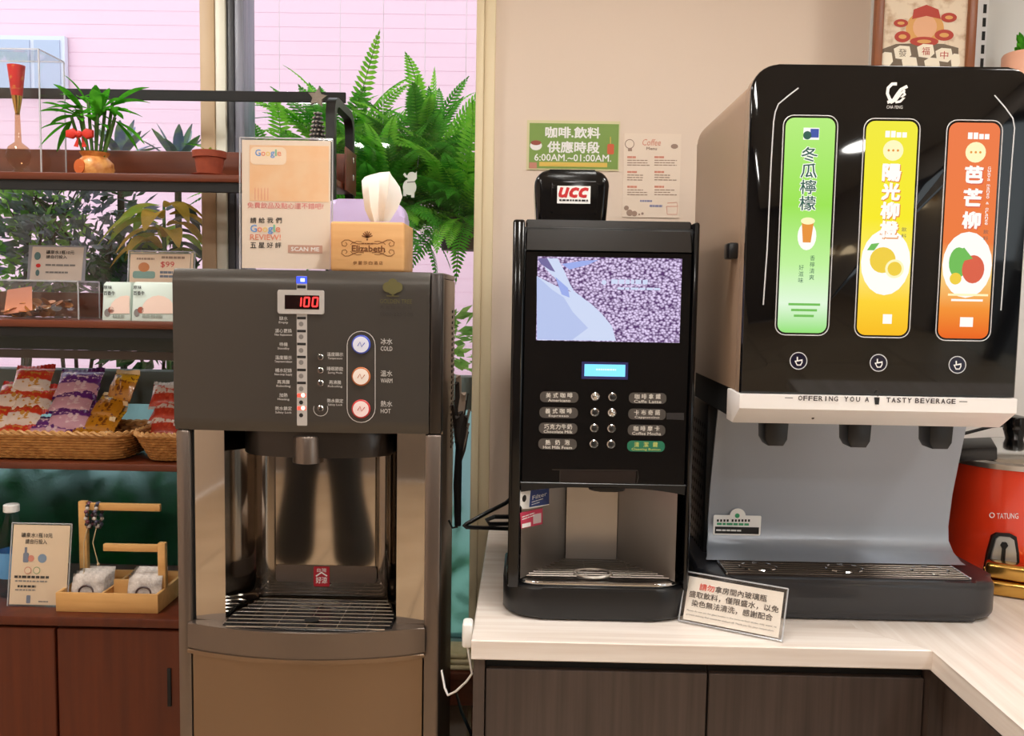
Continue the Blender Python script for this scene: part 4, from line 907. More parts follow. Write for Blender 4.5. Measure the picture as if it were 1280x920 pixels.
for x, y, rx_, ry_ in ((1126, 29, 9, 5), (1186, 22, 10, 6), (1128, 46, 10, 7), (1180, 44, 12, 7), (1155, 52, 18, 6)): pa.disc(x, y, rx_, AR, 'art_ribbon', .0006 + x * 1e-7, ry=ry_); pa.disc(x, y, rx_ * .5, AG, 'gold_print', .0010 + x * 1e-7, ry=ry_ * .4)
for x, y, r2, ch, m in ((1128, 66, 11, '發', AD), (1157, 64, 11, '福', AR), (1180, 69, 11, '中', AR), (1137, 80, 10, '', AR), (1165, 81, 10, '', AR), (1108, 74, 8, '', AR), (1194, 76, 6, '', AR)):
    S3([(x - r2, y - 5), (x - r2 * .3, y - 9), (x + r2 * .8, y - 8), (x + r2, y + 3), (x + r2 * .4, y + 9), (x - r2 * .8, y + 7)], AC, 'art_tile', .0008 + x * 1e-7)
    if ch: pa.text(ch, (x - 5, y - 5, x + 5, y + 5), m, 'art_lettering', .0013)
pa.done()
pp_ = P(1287, 72, Y=2.28)
PT = thing('plant_pot', 'peach pot with a smiling face and green plant on the wall shelf', 'plant', (pp_.x, pp_.y, shz))
rp_ = .062
obj('pot', G().lathe([(rp_ * .8, 0), (rp_ * .97, .02), (rp_, .06), (rp_, .115), (rp_ * .95, .12), (rp_ * .9, .116), (rp_ * .88, .1)], (pp_.x, pp_.y, shz), 32), mat('pot_peach', (236, 178, 150), .5), PT)
obj('soil', G().lathe([(rp_ * .88, .1), (.001, .105)], (pp_.x, pp_.y, shz), 24), mat('soil', (60, 42, 30), .9), PT)
fy_ = pp_.y - rp_ - .001
obj('smile', G().tube([(pp_.x + .026 * sin(a), fy_ + .006 * (sin(a)) ** 2, shz + .078 - .022 * cos(a)) for a in [(-1.25 + .25 * k) for k in range(11)]], .0016, 5), BLACK, PT)
for s_ in (-1, 1): obj('eye', G().ball((pp_.x + s_ * .015, fy_ + .003, shz + .082), (.0035, .002, .0055), 8), BLACK, PT)
for k in range(16):
    a = k * 2.4; ln = random.uniform(.05, .09); el = random.uniform(.5, 1.3)
    b = Vector((pp_.x, pp_.y, shz + .105)); d = Vector((cos(a) * cos(el), sin(a) * cos(el), sin(el)))
    obj('plant_leaf', G().tube([b, b + d * ln * .5, b + d * ln * .85, b + d * ln], [.003, .007, .006, .001], 6), 'leaf', PT)

# ------------------------------------------------------------------ notice on the counter
NL, NR = P(848, 778, Z=CT_Z), P(977, 804, Z=CT_Z)
nw = (NR - NL).length; na = math.atan2(NR.y - NL.y, NR.x - NL.x)
NT = thing('counter_notice', 'clear acrylic stand with a Chinese notice about glass bottles on the counter', 'notice', NL, na)
tl = radians(22); nh = .094
ex, ez = sin(tl), cos(tl)
obj('acrylic_front', G().prism([(0, 0, .001), (nw, 0, .001), (nw, nh * ex, nh * ez), (0, nh * ex, nh * ez)], (0, -.0015, .0006)), ACR, NT, local=True)
obj('acrylic_back', G().prism([(0, .0035, .001), (nw, .0035, .001), (nw, nh * ex + .0035, nh * ez), (0, nh * ex + .0035, nh * ez)], (0, .0015, -.0006)), ACR, NT, local=True)
for a, b in (((0, 0), (0, nh)), ((nw, 0), (nw, nh)), ((0, nh), (nw, nh)), ((0, .002), (nw, .002))):
    obj('edge', G().tube([(a[0], a[1] * ex + .001, a[1] * ez + .002), (b[0], b[1] * ex + .001, b[1] * ez + .002)], .0016, 5), 'acrylic_edge', NT, local=True)
obj('foot', G().prism([(0, 0, .0003), (nw, 0, .0003), (nw, .03, .0003), (0, .03, .0003)], (0, 0, .002)), ACR, NT, local=True)
ins = .007
obj('sheet', G().prism([(ins, ins * ex + .002, ins * ez), (nw - ins, ins * ex + .002, ins * ez), (nw - ins, (nh - .006) * ex + .002, (nh - .006) * ez), (ins, (nh - .006) * ex + .002, (nh - .006) * ez)], (0, .0008, -.0003)), 'paper', NT, local=True)
Rn = Matrix.Rotation(na, 3, 'Z')
pn = Print(NT, NL + Rn @ Vector((0, .0015, 0)), Rn @ Vector((1, 0, 0)), Rn @ Vector((0, ex, ez)))
BK = mat('notice_ink', (74, 62, 56), .6); RK = mat('notice_red', (226, 84, 66), .6)
lw = nw - 2 * ins
def row(body, a0_, a1_, b0_, b1_, m, nm, **k): pn.text(body, (ins + lw * a0_, nh * b0_, ins + lw * a1_, nh * b1_), m, nm, h=.0006, px=False, **k)
row('請勿', .13, .29, .70, .83, RK, 'red_lettering', bold=.015); row('拿房間內玻璃瓶', .30, .84, .70, .83, BK, 'lettering', bold=.01)
row('盛取飲料，僅限盛水，以免', .03, .97, .53, .66, BK, 'lettering', bold=.01); row('染色無法清洗，感謝配合', .07, .92, .36, .49, BK, 'lettering', bold=.01)
row('Please do not use the glass bottles in the room to hold drinks, only water, to', .03, .97, .245, .285, BK, 'lettering'); row('prevent staining that cannot be washed off. Thank you for your cooperation.', .03, .95, .165, .205, BK, 'lettering')
pn.done()

# ------------------------------------------------------------------ notices on the wall
wy = WALL_Y - .002
def wall_sheet(name, lab, cat, b, m, edge=None):
    u0, u1 = PX(b[0], wy, (b[1] + b[3]) / 2), PX(b[2], wy, (b[1] + b[3]) / 2); v1, v0 = PZ(b[1], wy, (b[0] + b[2]) / 2), PZ(b[3], wy, (b[0] + b[2]) / 2)
    t = thing(name, lab, cat, ((u0 + u1) / 2, WALL_Y, v0)); obj('sheet', G().box(u0, u1, wy - .001, WALL_Y - .0003, v0, v1), m, t)
    return t, Print(t, (0, wy - .0011, 0), (1, 0, 0), (0, 0, 1))
t, q = wall_sheet('service_hours_sign', 'green sign with drink service hours taped above the coffee machine', 'sign', (658.5, 151, 774.5, 213), mat('sign_border', (214, 206, 160), .5))
q.rect((661.5, 154.5, 773, 211), mat('sign_green', (120, 152, 66), .5), 'green_ground', .0004)
q.text('咖啡.飲料', (682, 159, 750, 172.5), WHITE, 'lettering', bold=.03); q.text('供應時段', (684.5, 177, 749, 191), WHITE, 'lettering', bold=.03); q.text('6:00AM.~01:00AM.', (668, 193, 764, 201.5), WHITE, 'lettering', bold=.012)
q.rect((674, 203, 759, 208.5), mat('sign_yellow', (222, 186, 82), .5), 'yellow_band', .0008)
q.disc(670, 182, 7.5, WHITE, 'cup_picture', .0008, ry=6); q.disc(670, 178.5, 6.5, mat('sign_coffee', (150, 70, 50), .5), 'coffee_picture', .0012, ry=3)
q.rect((759, 180, 767.5, 193), mat('sign_tea', (206, 90, 50), .5), 'drink_picture', .0008, r=.004); q.line([(763, 180), (763, 171)], .002, MATS['sign_yellow'], 'straw_picture', .0008); q.rect((661.5, 203, 671, 210.5), mat('sign_rose', (196, 130, 110), .5), 'corner_picture', .0008)
q.done()
t, q = wall_sheet('menu_sheet', 'pale printed coffee menu sheet taped on the wall', 'menu', (779, 167, 850, 272), mat('menu_paper', (232, 214, 196), .7))
MB = mat('menu_brown', (158, 132, 116), .7); MR = mat('menu_red', (214, 142, 120), .7)
q.text('Coffee', (803, 174, 826, 182), MR, 'title', shear=.2); q.text('Menu', (808, 184, 821, 187.5), MB, 'subtitle', bold=.02)
for i in range(3):
    for j in range(2):
        q.bars((784 + j * 34, 195 + i * 18.5, 796 + j * 34, 198 + i * 18.5), 1, MR, 'red_print', .0006, .8, i + j, 2); q.bars((784 + j * 34, 199 + i * 18.5, 812 + j * 34, 208 + i * 18.5), 3, MB, 'fine_print', .0006, .35, 5 * i + j, 5)
q.bars((800, 250, 815, 252.5), 1, mat('menu_blue', (140, 140, 172), .7), 'blue_print', .0006, .9, 2, 4); q.bars((812, 256, 828, 259), 1, MATS['menu_blue'], 'blue_print', .0006, .9, 3, 4)
q.disc(787, 180, 6, MB, 'cup_drawing', .0005); q.disc(787, 180, 5, MATS['menu_paper'], 'cup_drawing_inner', .0008); q.rect((785, 181, 790, 189), MB, 'cup_drawing', .0006); q.disc(843, 183, 4.5, MB, 'bean_drawing', .0005, ry=3)
q.line([(833, 258), (847, 258), (846, 268), (834, 268), (833, 258)], .0016, MR, 'cake_drawing'); q.line([(834, 254), (846, 253), (847, 258)], .0014, MR, 'cake_drawing')
for x, y, r2 in ((783, 260, 3), (787, 266, 4), (793, 267, 3.4), (803, 267, 1.6), (799, 268, 1.2)): q.disc(x, y, r2, MB, 'bean_drawing', .0005 + x * 1e-7)
q.done()

# ------------------------------------------------------------------ shelf unit by the window
SF, SB = 2.17, 2.42
sxR = PX(407, SF, 150); sxL = -1.72
SU = thing('shelf_unit', 'brown wood and black metal shelf unit standing before the window', 'shelf', ((sxL + sxR) / 2, (SF + SB) / 2, .66))
CZ = PZ(773, 2.05, 140)                      # sideboard top
s1, s2, s3 = PZ(216.5, SF, 150), PZ(401, SF, 110), PZ(579, SF, 110)
ztop = PZ(117, SF, 415)
def uframe(x):
    ring = []; r = .05; y0, y1 = SF + .0, SB; t = .02
    def path(o):
        a = [(y0 + o, CZ)] + [(y0 + o + (r - o * .6) - (r - o * .6) * cos(k * pi / 12), ztop - o - (r - o * .6) + (r - o * .6) * sin(k * pi / 12)) for k in range(7)]
        b = [(y1 - o - (r - o * .6) + (r - o * .6) * sin(k * pi / 12), ztop - o - (r - o * .6) + (r - o * .6) * cos(k * pi / 12)) for k in range(7)] + [(y1 - o, CZ)]
        return a + b
    A_, B_ = path(0), path(t)
    g = G(); n = len(A_); V = [[g.bm.verts.new((x + dx, y, z)) for (y, z) in Q_] for Q_ in (A_, B_) for dx in (0, .022)]
    a0_, a1_, b0_, b1_ = V
    for i in range(n - 1):
        for p, q in ((a0_, a1_), (a1_, b1_), (b1_, b0_), (b0_, a0_)): g.bm.faces.new((p[i], p[i + 1], q[i + 1], q[i]))
    for i in (0, n - 1): g.bm.faces.new((a0_[i], a1_[i], b1_[i], b0_[i]))
    obj('end_frame', g, 'satin_black', SU, sharp=40)
uframe(sxR); uframe(sxL)
for z, lip in ((s1, PZ(189, SB, 120)), (s2, PZ(366, SB, 110)), (s3, None)):
    b_ = obj('shelf_board', G().box(sxL + .005, sxR + .018, SF + .021, SB - .021, z - .018, z, .003), 'shelf_wood', SU)
    obj('board_edge', G().box(sxL + .023, sxR - .001, SF - .0, SF + .0205, z - .018, z, .003), 'shelf_wood', b_)
    if lip: obj('steel_angle', G().box(sxL + .023, sxR - .001, SF + .004, SF + .03, z - .04, z - .0185), 'matt_black', b_)
    if lip:
        obj('back_lip', G().box(sxL + .023, sxR - .001, SB - .02, SB - .002, z + .001, lip, .002), 'shelf_wood', b_)
        obj('end_cap', G().box(sxR + .0225, sxR + .027, SF + .11, SB - .003, z - .02, lip + .0, .002), 'shelf_wood', b_)
        for k in (.25, .75): obj('screw', G().ball((sxR + .028, SB - .05, z + (lip - z) * k), (.003, .008, .008), 10), 'chrome', b_)
obj('top_rail', G().box(sxL + .02, sxR, SB - .014, SB - .006, PZ(128, SB, 300), PZ(115, SB, 300), .001, 1), 'matt_black', SU)
obj('cross_plate', G().box(sxL + .02, sxR, SB - .016, SB - .006, PZ(437, SB, 100), PZ(410, SB, 100)), mat('teal_plate', (44, 62, 62), .3), SU)
obj('cross_rail', G().box(sxL + .02, sxR, SB - .018, SB - .004, PZ(448, SB, 100), PZ(437.5, SB, 100), .001, 1), mat('grey_rail', (104, 98, 94), .4), SU)

# sideboard
cf = 2.05; CXR = -.50; CXL = -1.95
CB = thing('sideboard', 'reddish brown wooden sideboard below the shelf unit', 'sideboard', ((CXL + CXR) / 2, 2.25, 0))
obj('top', G().box(CXL, CXR, cf, 2.47, CZ - .022, CZ, .003), 'cabinet_wood', CB)
obj('carcass', G().box(CXL + .005, CXR - .005, cf + .026, 2.465, .06, CZ - .0225), mat('carcass_dark', (46, 22, 12), .6), CB)
obj('plinth', G().box(CXL + .03, CXR - .03, cf + .05, 2.44, 0, .06), 'matt_black', CB)
sm_ = PX(69.5, cf, 850); hd = PX(211, cf, 860)
dw = hd + .05 - sm_
for k, (a, b) in enumerate(((sm_ + .003, sm_ + dw), (sm_ - dw + .003, sm_ - .003), (max(CXL + .006, sm_ - 2 * dw), sm_ - dw - .003), (sm_ + dw + .004, CXR - .006))):
    d_ = obj('door', G().box(a, b, cf + .005, cf + .025, .065, CZ - .03, .002, 1), 'cabinet_wood', CB)
    h_ = hd if k == 0 else (a + .04 if k % 2 else b - .03)
    obj('handle', G().box(h_ - .005, h_ + .005, cf + .001, cf + .0055, PZ(884, cf, 210), PZ(836, cf, 210), .002), 'matt_black', d_)

# ---- things on the top shelf
SY = 2.285
# clear display case with an ornament
ca, cb_ = PX(-30, SY, 150), PX(53, SY - .06, 150)
DC = thing('display_case', 'clear acrylic display case on the top shelf', 'display case', ((ca + cb_) / 2, SY, s1))
ctz = PZ(62, SY, 30) - .02; y0_, y1_ = SY - .07, SY + .05
for nm, b in (('pane', (ca, cb_, y0_, y0_ + .003)), ('pane', (ca, cb_, y1_ - .003, y1_)), ('pane', (ca, ca + .003, y0_, y1_)), ('pane', (cb_ - .003, cb_, y0_, y1_))): obj(nm, G().box(*b, s1 + .002, ctz), ACR, DC)
obj('lid', G().box(ca, cb_, y0_, y1_, ctz, ctz + .003), ACR, DC)
for x in (ca, cb_):
    for y in (y0_, y1_): obj('edge', G().box(x - .0015, x + .0015, y - .0015, y + .0015, s1 + .001, ctz + .003), 'acrylic_edge', DC)
for y in (y0_, y1_): obj('edge', G().box(ca, cb_, y - .0012, y + .0012, ctz + .002, ctz + .005), 'acrylic_edge', DC)
obj('edge', G().box(cb_ - .0012, cb_ + .0012, y0_, y1_, ctz + .002, ctz + .005), 'acrylic_edge', DC)
oc = P(22, 150, Y=SY)
OR = thing('ornament', 'red and gold cone ornament on a crystal stand inside the clear case', 'ornament', (oc.x, SY, s1))
z_ = lambda y: PZ(y, SY, 22)
obj('crystal_ball', G().lathe([(.01, s1), (.022, s1 + .006), (.02, s1 + .012), (.008, s1 + .02), (.024, s1 + .035), (.03, s1 + .055), (.024, s1 + .075), (.008, s1 + .088), (.006, z_(142))], (oc.x, SY, 0), 18), glassy('crystal', (236, 214, 186)), OR)
obj('cone_gold', G().lathe([(.005, z_(143)), (.013, z_(120))], (oc.x, SY, 0), 20), 'brass', OR); obj('cone_red', G().lathe([(.013, z_(120)), (.021, z_(82)), (.015, z_(83))], (oc.x, SY, 0), 20), mat('ornament_red', (190, 34, 34), .4, noise=((60, 60, 60), (206, 150, 70), .3, .42)), OR)
# lucky bamboo in a gold sack vase
vb = P(119, 216, Y=SY - .01); vx = vb.x; vy = SY - .01; k_ = .0019
LBm = thing('lucky_bamboo', 'lucky bamboo in a gold sack-shaped vase with red bow', 'plant', (vx, vy, s1))
gold = mat('vase_gold', (222, 158, 88), .35, noise=((50, 50, 50), (190, 110, 50), .35, .6), bump=((160, 160, 160), .3, .003))
obj('vase', G().lathe([(.030, 0), (.042, .006), (.046, .022), (.043, .038), (.033, .048), (.029, .052), (.033, .058), (.036, .063), (.030, .062), (.026, .052)], (vx, vy, s1), 28), gold, LBm)
obj('seal_disc', G().lathe([(.018, 0), (.018, .003), (.001, .004)], n=18).xf(Matrix.Translation((vx - .02, vy - .037, s1 + .024)) @ Matrix.Rotation(pi / 2, 4, 'X') @ Matrix.Rotation(-.4, 4, 'Y')), mat('vase_amber', (200, 96, 40), .4), LBm)
bz_ = PZ(174, SY, 112); bxc = PX(112, SY, 174)
bow_ = mat('bow_red', (206, 44, 30), .5)
bw_ = obj('bow', G().prism([(bxc, vy - .046, bz_ + .004), (bxc - .016, vy - .046, bz_ + .018), (bxc - .034, vy - .046, bz_ + .012), (bxc - .035, vy - .046, bz_ - .004), (bxc - .018, vy - .046, bz_ - .008)], (0, .014, 0), .005).prism([(bxc, vy - .046, bz_ + .004), (bxc + .016, vy - .046, bz_ + .018), (bxc + .034, vy - .046, bz_ + .014), (bxc + .034, vy - .046, bz_ - .003), (bxc + .018, vy - .046, bz_ - .008)], (0, .014, 0), .005).ball((bxc, vy - .044, bz_ + .003), (.008, .007, .009)), bow_, LBm)
for s_ in (-1, 1): obj('bow_tail', G().prism([(bxc + s_ * .004, vy - .040, bz_), (bxc + s_ * .016, vy - .040, bz_ - .026), (bxc + s_ * .005, vy - .040, bz_ - .028)], (0, .002, 0)), bow_, bw_)
def blade(base, d, ln, wd, droop, n=6):
    g = G(); d = Vector(d).normalized(); side = d.cross(Vector((0, 0, 1))); side = side.normalized() if side.length > .05 else Vector((1, 0, 0))
    A_ = []
    for i in range(n + 1):
        t = i / n; p = Vector(base) + d * ln * t + Vector((0, 0, -droop * ln * t * t)); w_ = wd * (sin(pi * min(1, t * .92 + .06)) ** .8) * .5 + .0002
        up_ = Vector((0, 0, 1)) * w_ * .35
        A_.append((g.bm.verts.new(p + side * w_ + up_), g.bm.verts.new(p), g.bm.verts.new(p - side * w_ + up_)))
    for a, b in zip(A_, A_[1:]): g.bm.faces.new((a[0], a[1], b[1], b[0])); g.bm.faces.new((a[1], a[2], b[2], b[1]))
    return g
st_top = []
for k in range(9):
    x = vx - .027 + k * .0068; lean = (k - 4) * .0075; h = .10 + .014 * ((k * 5) % 4)
    top = Vector((x + lean, vy + .012 * sin(k * 2.1), s1 + .05 + h)); st_top.append(top)
    obj('stalk', G().tube([(x * .6 + vx * .4, vy + .008 * sin(k * 2.1), s1 + .03), (x + lean * .5, vy + .01 * sin(k * 2.1), s1 + .05 + h * .5), top], .0042, 8), 'stem', LBm)
lf = [((-.5, -.1, .9), .11, 3), ((.35, -.1, .95), .12, 4), ((-1, -.2, .35), .10, 1), ((1, -.2, .3), .11, 7), ((-.8, -.3, -.55), .09, 0), ((.9, -.2, -.4), .09, 8), ((.2, -.6, .7), .1, 5), ((-.3, -.5, .6), .1, 2), ((.9, .1, .1), .09, 6), ((-.95, .1, .0), .08, 1), ((.1, -.2, 1), .12, 4), ((.7, -.5, -.1), .08, 6), ((-.6, -.6, .1), .08, 2), ((.5, .4, .6), .09, 5), ((-.5, .5, .5), .09, 3), ((1, -.1, -.9), .08, 8), ((-.6, 0, -.9), .07, 0), ((.8, 0, .65), .12, 7), ((-.85, 0, .55), .11, 1), ((0, -.7, .2), .08, 4)]
for d, ln, k in lf: obj('leaf_blade', blade(st_top[k] + Vector((0, 0, -.01)), d, ln, .028, .25), 'leaf', LBm)
for k, t_ in enumerate(st_top):
    for q_ in range(2):
        a = k * 2.2 + q_ * 3; obj('leaf_blade', blade(t_ - Vector((0, 0, .02 * q_)), (cos(a), -.4 + .4 * sin(a), .6 - .4 * q_), .075, .018, .4), 'leaf', LBm)
# terracotta pot
tp = P(262, 215, Y=SY)
TPt = thing('terracotta_pot', 'small terracotta pot on its saucer on the top shelf', 'plant pot', (tp.x, SY, s1))
obj('saucer', G().lathe([(.030, 0), (.043, .012), (.045, .014), (.042, .015), (.030, .006), (.001, .005)], (tp.x, SY, s1), 30), 'terracotta', TPt)
obj('pot', G().lathe([(.029, .006), (.0365, .055), (.041, .056), (.042, .072), (.038, .072), (.036, .06), (.001, .058)], (tp.x, SY, s1), 30), 'terracotta', TPt)
for k in range(5): obj('sprout', blade((tp.x + .006 * cos(k * 1.3), SY + .006 * sin(k * 1.3), s1 + .058), (cos(k * 1.3) * .4, sin(k * 1.3) * .4, 1), .035, .009, .3, 4), mat('sprout_green', (150, 200, 70), .5), TPt)
# little bead tree with star (stands on the shelf behind the sign)
bt_ = P(400, 215, Y=2.20); bx_ = PX(398, 2.25, 150)
XT = thing('bead_tree', 'small silver bead Christmas tree topped with a star on the shelf', 'ornament', (bx_ - .03, 2.26, s1))
bx_ -= .004
beads = G(); zt_ = PZ(140, 2.26, 398)
for k in range(15):
    z = zt_ - .004 - k * (zt_ - s1 - .01) / 15; r = .008 + k * .0019; n = max(5, int(2 * pi * r / .0085))
    for j in range(n): beads.ball((bx_ + r * cos(2 * pi * (j + .5 * (k % 2)) / n), 2.26 + r * sin(2 * pi * (j + .5 * (k % 2)) / n), z), .0038, 6)
o = obj('beads', beads, mat('bead_silver', (176, 176, 172), .2, .8), XT); o['kind'] = 'stuff'
obj('cone', G().lathe([(.035, s1), (.004, zt_)], (bx_, 2.26, 0), 20), mat('cone_dark', (34, 34, 36), .5), XT)
zs_ = PZ(121, 2.25, 399)
obj('star', G().prism([(bx_ + (.026 if k % 2 == 0 else .011) * sin(k * pi / 5 + .15), 2.255, zs_ + (.026 if k % 2 == 0 else .011) * cos(k * pi / 5 + .15)) for k in range(10)], (0, .008, 0), .001, 1), mat('star_pewter', (150, 140, 130), .3, .8, bump=((300, 300, 300), .5, .002)), XT)

# ---- things on the second shelf
def acrylic_card(name, lab, cat, b, Y, z, m, lean=.2):
    """leaning clear card holder: b = photo box, foot on z"""
    u0, u1 = PX(b[0], Y, b[3]), PX(b[2], Y, b[3]); hh = (PZ(b[1], Y, (b[0] + b[2]) / 2) - z); cx_ = (u0 + u1) / 2; wd_ = (u1 - u0)
    t = thing(name, lab, cat, (cx_, Y, z)); ly = hh * lean
    e_ = .004
    f_ = lambda a, v, dy: (cx_ + a, Y + ly * v / hh + dy, z + .001 + v)
    obj('sheet', G().prism([f_(-wd_ / 2 + e_, e_, 0), f_(wd_ / 2 - e_, e_, 0), f_(wd_ / 2 - e_, hh - e_, 0), f_(-wd_ / 2 + e_, hh - e_, 0)], (0, .0008, 0)), m, t)
    obj('acrylic_front', G().prism([f_(-wd_ / 2, 0, -.0025), f_(wd_ / 2, 0, -.0025), f_(wd_ / 2, hh, -.0025), f_(-wd_ / 2, hh, -.0025)], (0, .0012, 0)), ACR, t)
    obj('acrylic_back', G().prism([f_(-wd_ / 2, 0, .002), f_(wd_ / 2, 0, .002), f_(wd_ / 2, hh, .002), f_(-wd_ / 2, hh, .002)], (0, .0012, 0)), ACR, t)
    for p, q in ((f_(-wd_ / 2, 0, 0), f_(-wd_ / 2, hh, 0)), (f_(wd_ / 2, 0, 0), f_(wd_ / 2, hh, 0)), (f_(-wd_ / 2, hh, 0), f_(wd_ / 2, hh, 0))): obj('edge', G().tube([p, q], .0016, 5), 'acrylic_edge', t)
    obj('foot', G().box(u0, u1, Y - .0025, Y + ly + .02, z + .0002, z + .0022), ACR, t)
    n_ = Vector((0, ly, hh)).normalized()
    return t, Print(t, (0, Y - .0003, z + .001), (1, 0, 0), n_)
# coin box
c0, c1 = PX(-25, SF + .06, 380), PX(103, SF + .06, 380); cy0, cy1 = SF + .04, SF + .15; czt = PZ(352, SF + .04, 60)
CBx = thing('coin_box', 'clear acrylic coin box with a price card on the second shelf', 'coin box', ((c0 + c1) / 2, (cy0 + cy1) / 2, s2))
for b in ((c0, c1, cy0, cy0 + .003), (c0, c1, cy1 - .003, cy1), (c0, c0 + .003, cy0, cy1), (c1 - .003, c1, cy0, cy1)): obj('pane', G().box(*b, s2 + .001, czt), ACR, CBx)
obj('lid', G().box(c0, c1, cy0, cy1, czt, czt + .003), glassy('acrylic_lid', (214, 220, 234)), CBx)
for x, y in ((c0, cy0), (c1, cy0), (c1, cy1)): obj('edge', G().box(x - .0014, x + .0014, y - .0014, y + .0014, s2 + .001, czt + .003), 'acrylic_edge', CBx)
obj('edge', G().box(c0, c1, cy0 - .0014, cy0 + .0014, czt, czt + .004), 'acrylic_edge', CBx); obj('edge', G().box(c1 - .0014, c1 + .0014, cy0, cy1, czt, czt + .004), 'acrylic_edge', CBx)
k0, k1 = PX(33, cy0 + .1, 330), PX(105, cy0 + .1, 330); kzt = PZ(307, cy0 + .12, 70)
ky = cy0 + .1
obj('card_holder', G().prism([(k0, ky, czt + .003), (k1, ky, czt + .003), (k1, ky + .015, kzt), (k0, ky + .015, kzt)], (0, .002, 0)), mat('card_grey', (150, 150, 160), .4), CBx)
obj('price_card', G().prism([(k0 + .008, ky - .0015, czt + .004), (k1 - .008, ky - .0015, czt + .004), (k1 - .006, ky + .0135, kzt - .004), (k0 + .01, ky + .0135, kzt - .004)], (0, .001, 0)), mat('card_paper', (218, 202, 190), .7), CBx)
q = Print(CBx, (0, ky - .002, czt + .004), (1, 0, 0), Vector((0, .015, kzt - czt - .007)).normalized())
q.text('礦泉水1瓶10元', (58, 313, 93, 318), BLACK, 'lettering', bold=.01); q.text('請自行投入', (58, 319, 84, 323.5), BLACK, 'lettering', bold=.01); q.bars((57, 330, 95, 333), 1, GREY, 'fine_print', .0006, .7, 3, 5); q.bars((57, 339, 85, 342), 1, GREY, 'fine_print', .0006, .7, 4, 5)
q.disc(47, 320, 4, mat('ink_teal', (90, 120, 120), .6), 'bottle_picture', ry=5); q.disc(48, 332, 3, RED, 'mark_picture', ry=2.5); q.disc(47, 341, 2.5, MATS['ink_teal'], 'bottle_picture', .0007, ry=4); q.done()
coin = [mat('coin_copper', (184, 112, 48), .3, .9), mat('coin_silver', (200, 196, 190), .25, .9)]
cm = [obj('coin', G().lathe([(.0125, 0), (.013, .0006), (.0125, .0016), (.001, .0016)], n=18), c) for c in coin]
for o in cm: tag(o, 'copper coin heaped in the acrylic coin box' if o is cm[0] else 'silver coin heaped in the acrylic coin box', 'coin', 'coins in the coin box')
first = [True, True]
for k in range(46):
    kind = 1 if k % 5 == 0 else 0
    x = PX(random.uniform(8, 78), cy0 + .05, 390); hump = max(0, 1 - ((x - PX(58, cy0 + .05, 390)) / .07) ** 2)
    y = random.uniform(cy0 + .018, cy1 - .018); z = s2 + .003 + random.uniform(0, .032) * (.3 + hump)
    o = cm[kind] if first[kind] else cm[kind].copy()
    if not first[kind]: COL.objects.link(o)
    first[kind] = False; o.location = (x, y, z + .006); o.rotation_euler = (random.uniform(-.7, .7), random.uniform(-.7, .7), 0)
g = G(); f0 = P(6, 385, Y=cy0 + .02); nt_ = [(PX(5, cy0 + .015, 380), cy0 + .012, s2 + .01), (PX(41, cy0 + .015, 380), cy0 + .012, s2 + .022), (PX(36, cy0 + .015, 370), cy0 + .03, czt - .012), (PX(5, cy0 + .015, 370), cy0 + .03, czt - .022)]
tag(obj('banknote', g.prism(nt_, (0, .0006, 0)), mat('note_pink', (226, 150, 118), .7)), 'pink folded banknote leaning in the coin box', 'banknote')
# price card and two snack boxes
t, q = acrylic_card('price_card', 'framed price card with red numbers behind two pale boxes', 'sign', (158, 314, 241, 399), SF + .13, s2, 'paper_peach', .12)
u_ = [q.uv(*p) for p in ((160, 316), (239, 316), (239, 352), (160, 352))]
q.line([(160, 360), (163, 317), (239, 317), (237, 350)], .0024, mat('card_teal', (110, 130, 124), .6), 'border')
q.text('$99', (201, 327, 218, 335), RED, 'price_lettering'); q.bars((171, 322, 193, 325), 1, MB, 'fine_print', .0006, .8, 2, 6); q.bars((202, 320, 231, 324), 1, MB, 'fine_print', .0006, .7, 3, 6); q.disc(180, 334, 7, mat('ink_orange', (206, 130, 80), .6), 'cake_picture', ry=6); q.rect((166, 339, 194, 348), mat('ink_mint', (130, 172, 166), .6), 'plate_picture', r=.006); q.bars((200, 338, 216, 348), 2, mat('ink_slate', (110, 120, 140), .6), 'blue_print', .0006, .6, 4, 3); q.done()
bxm = mat('box_mint', (206, 220, 212), .5)
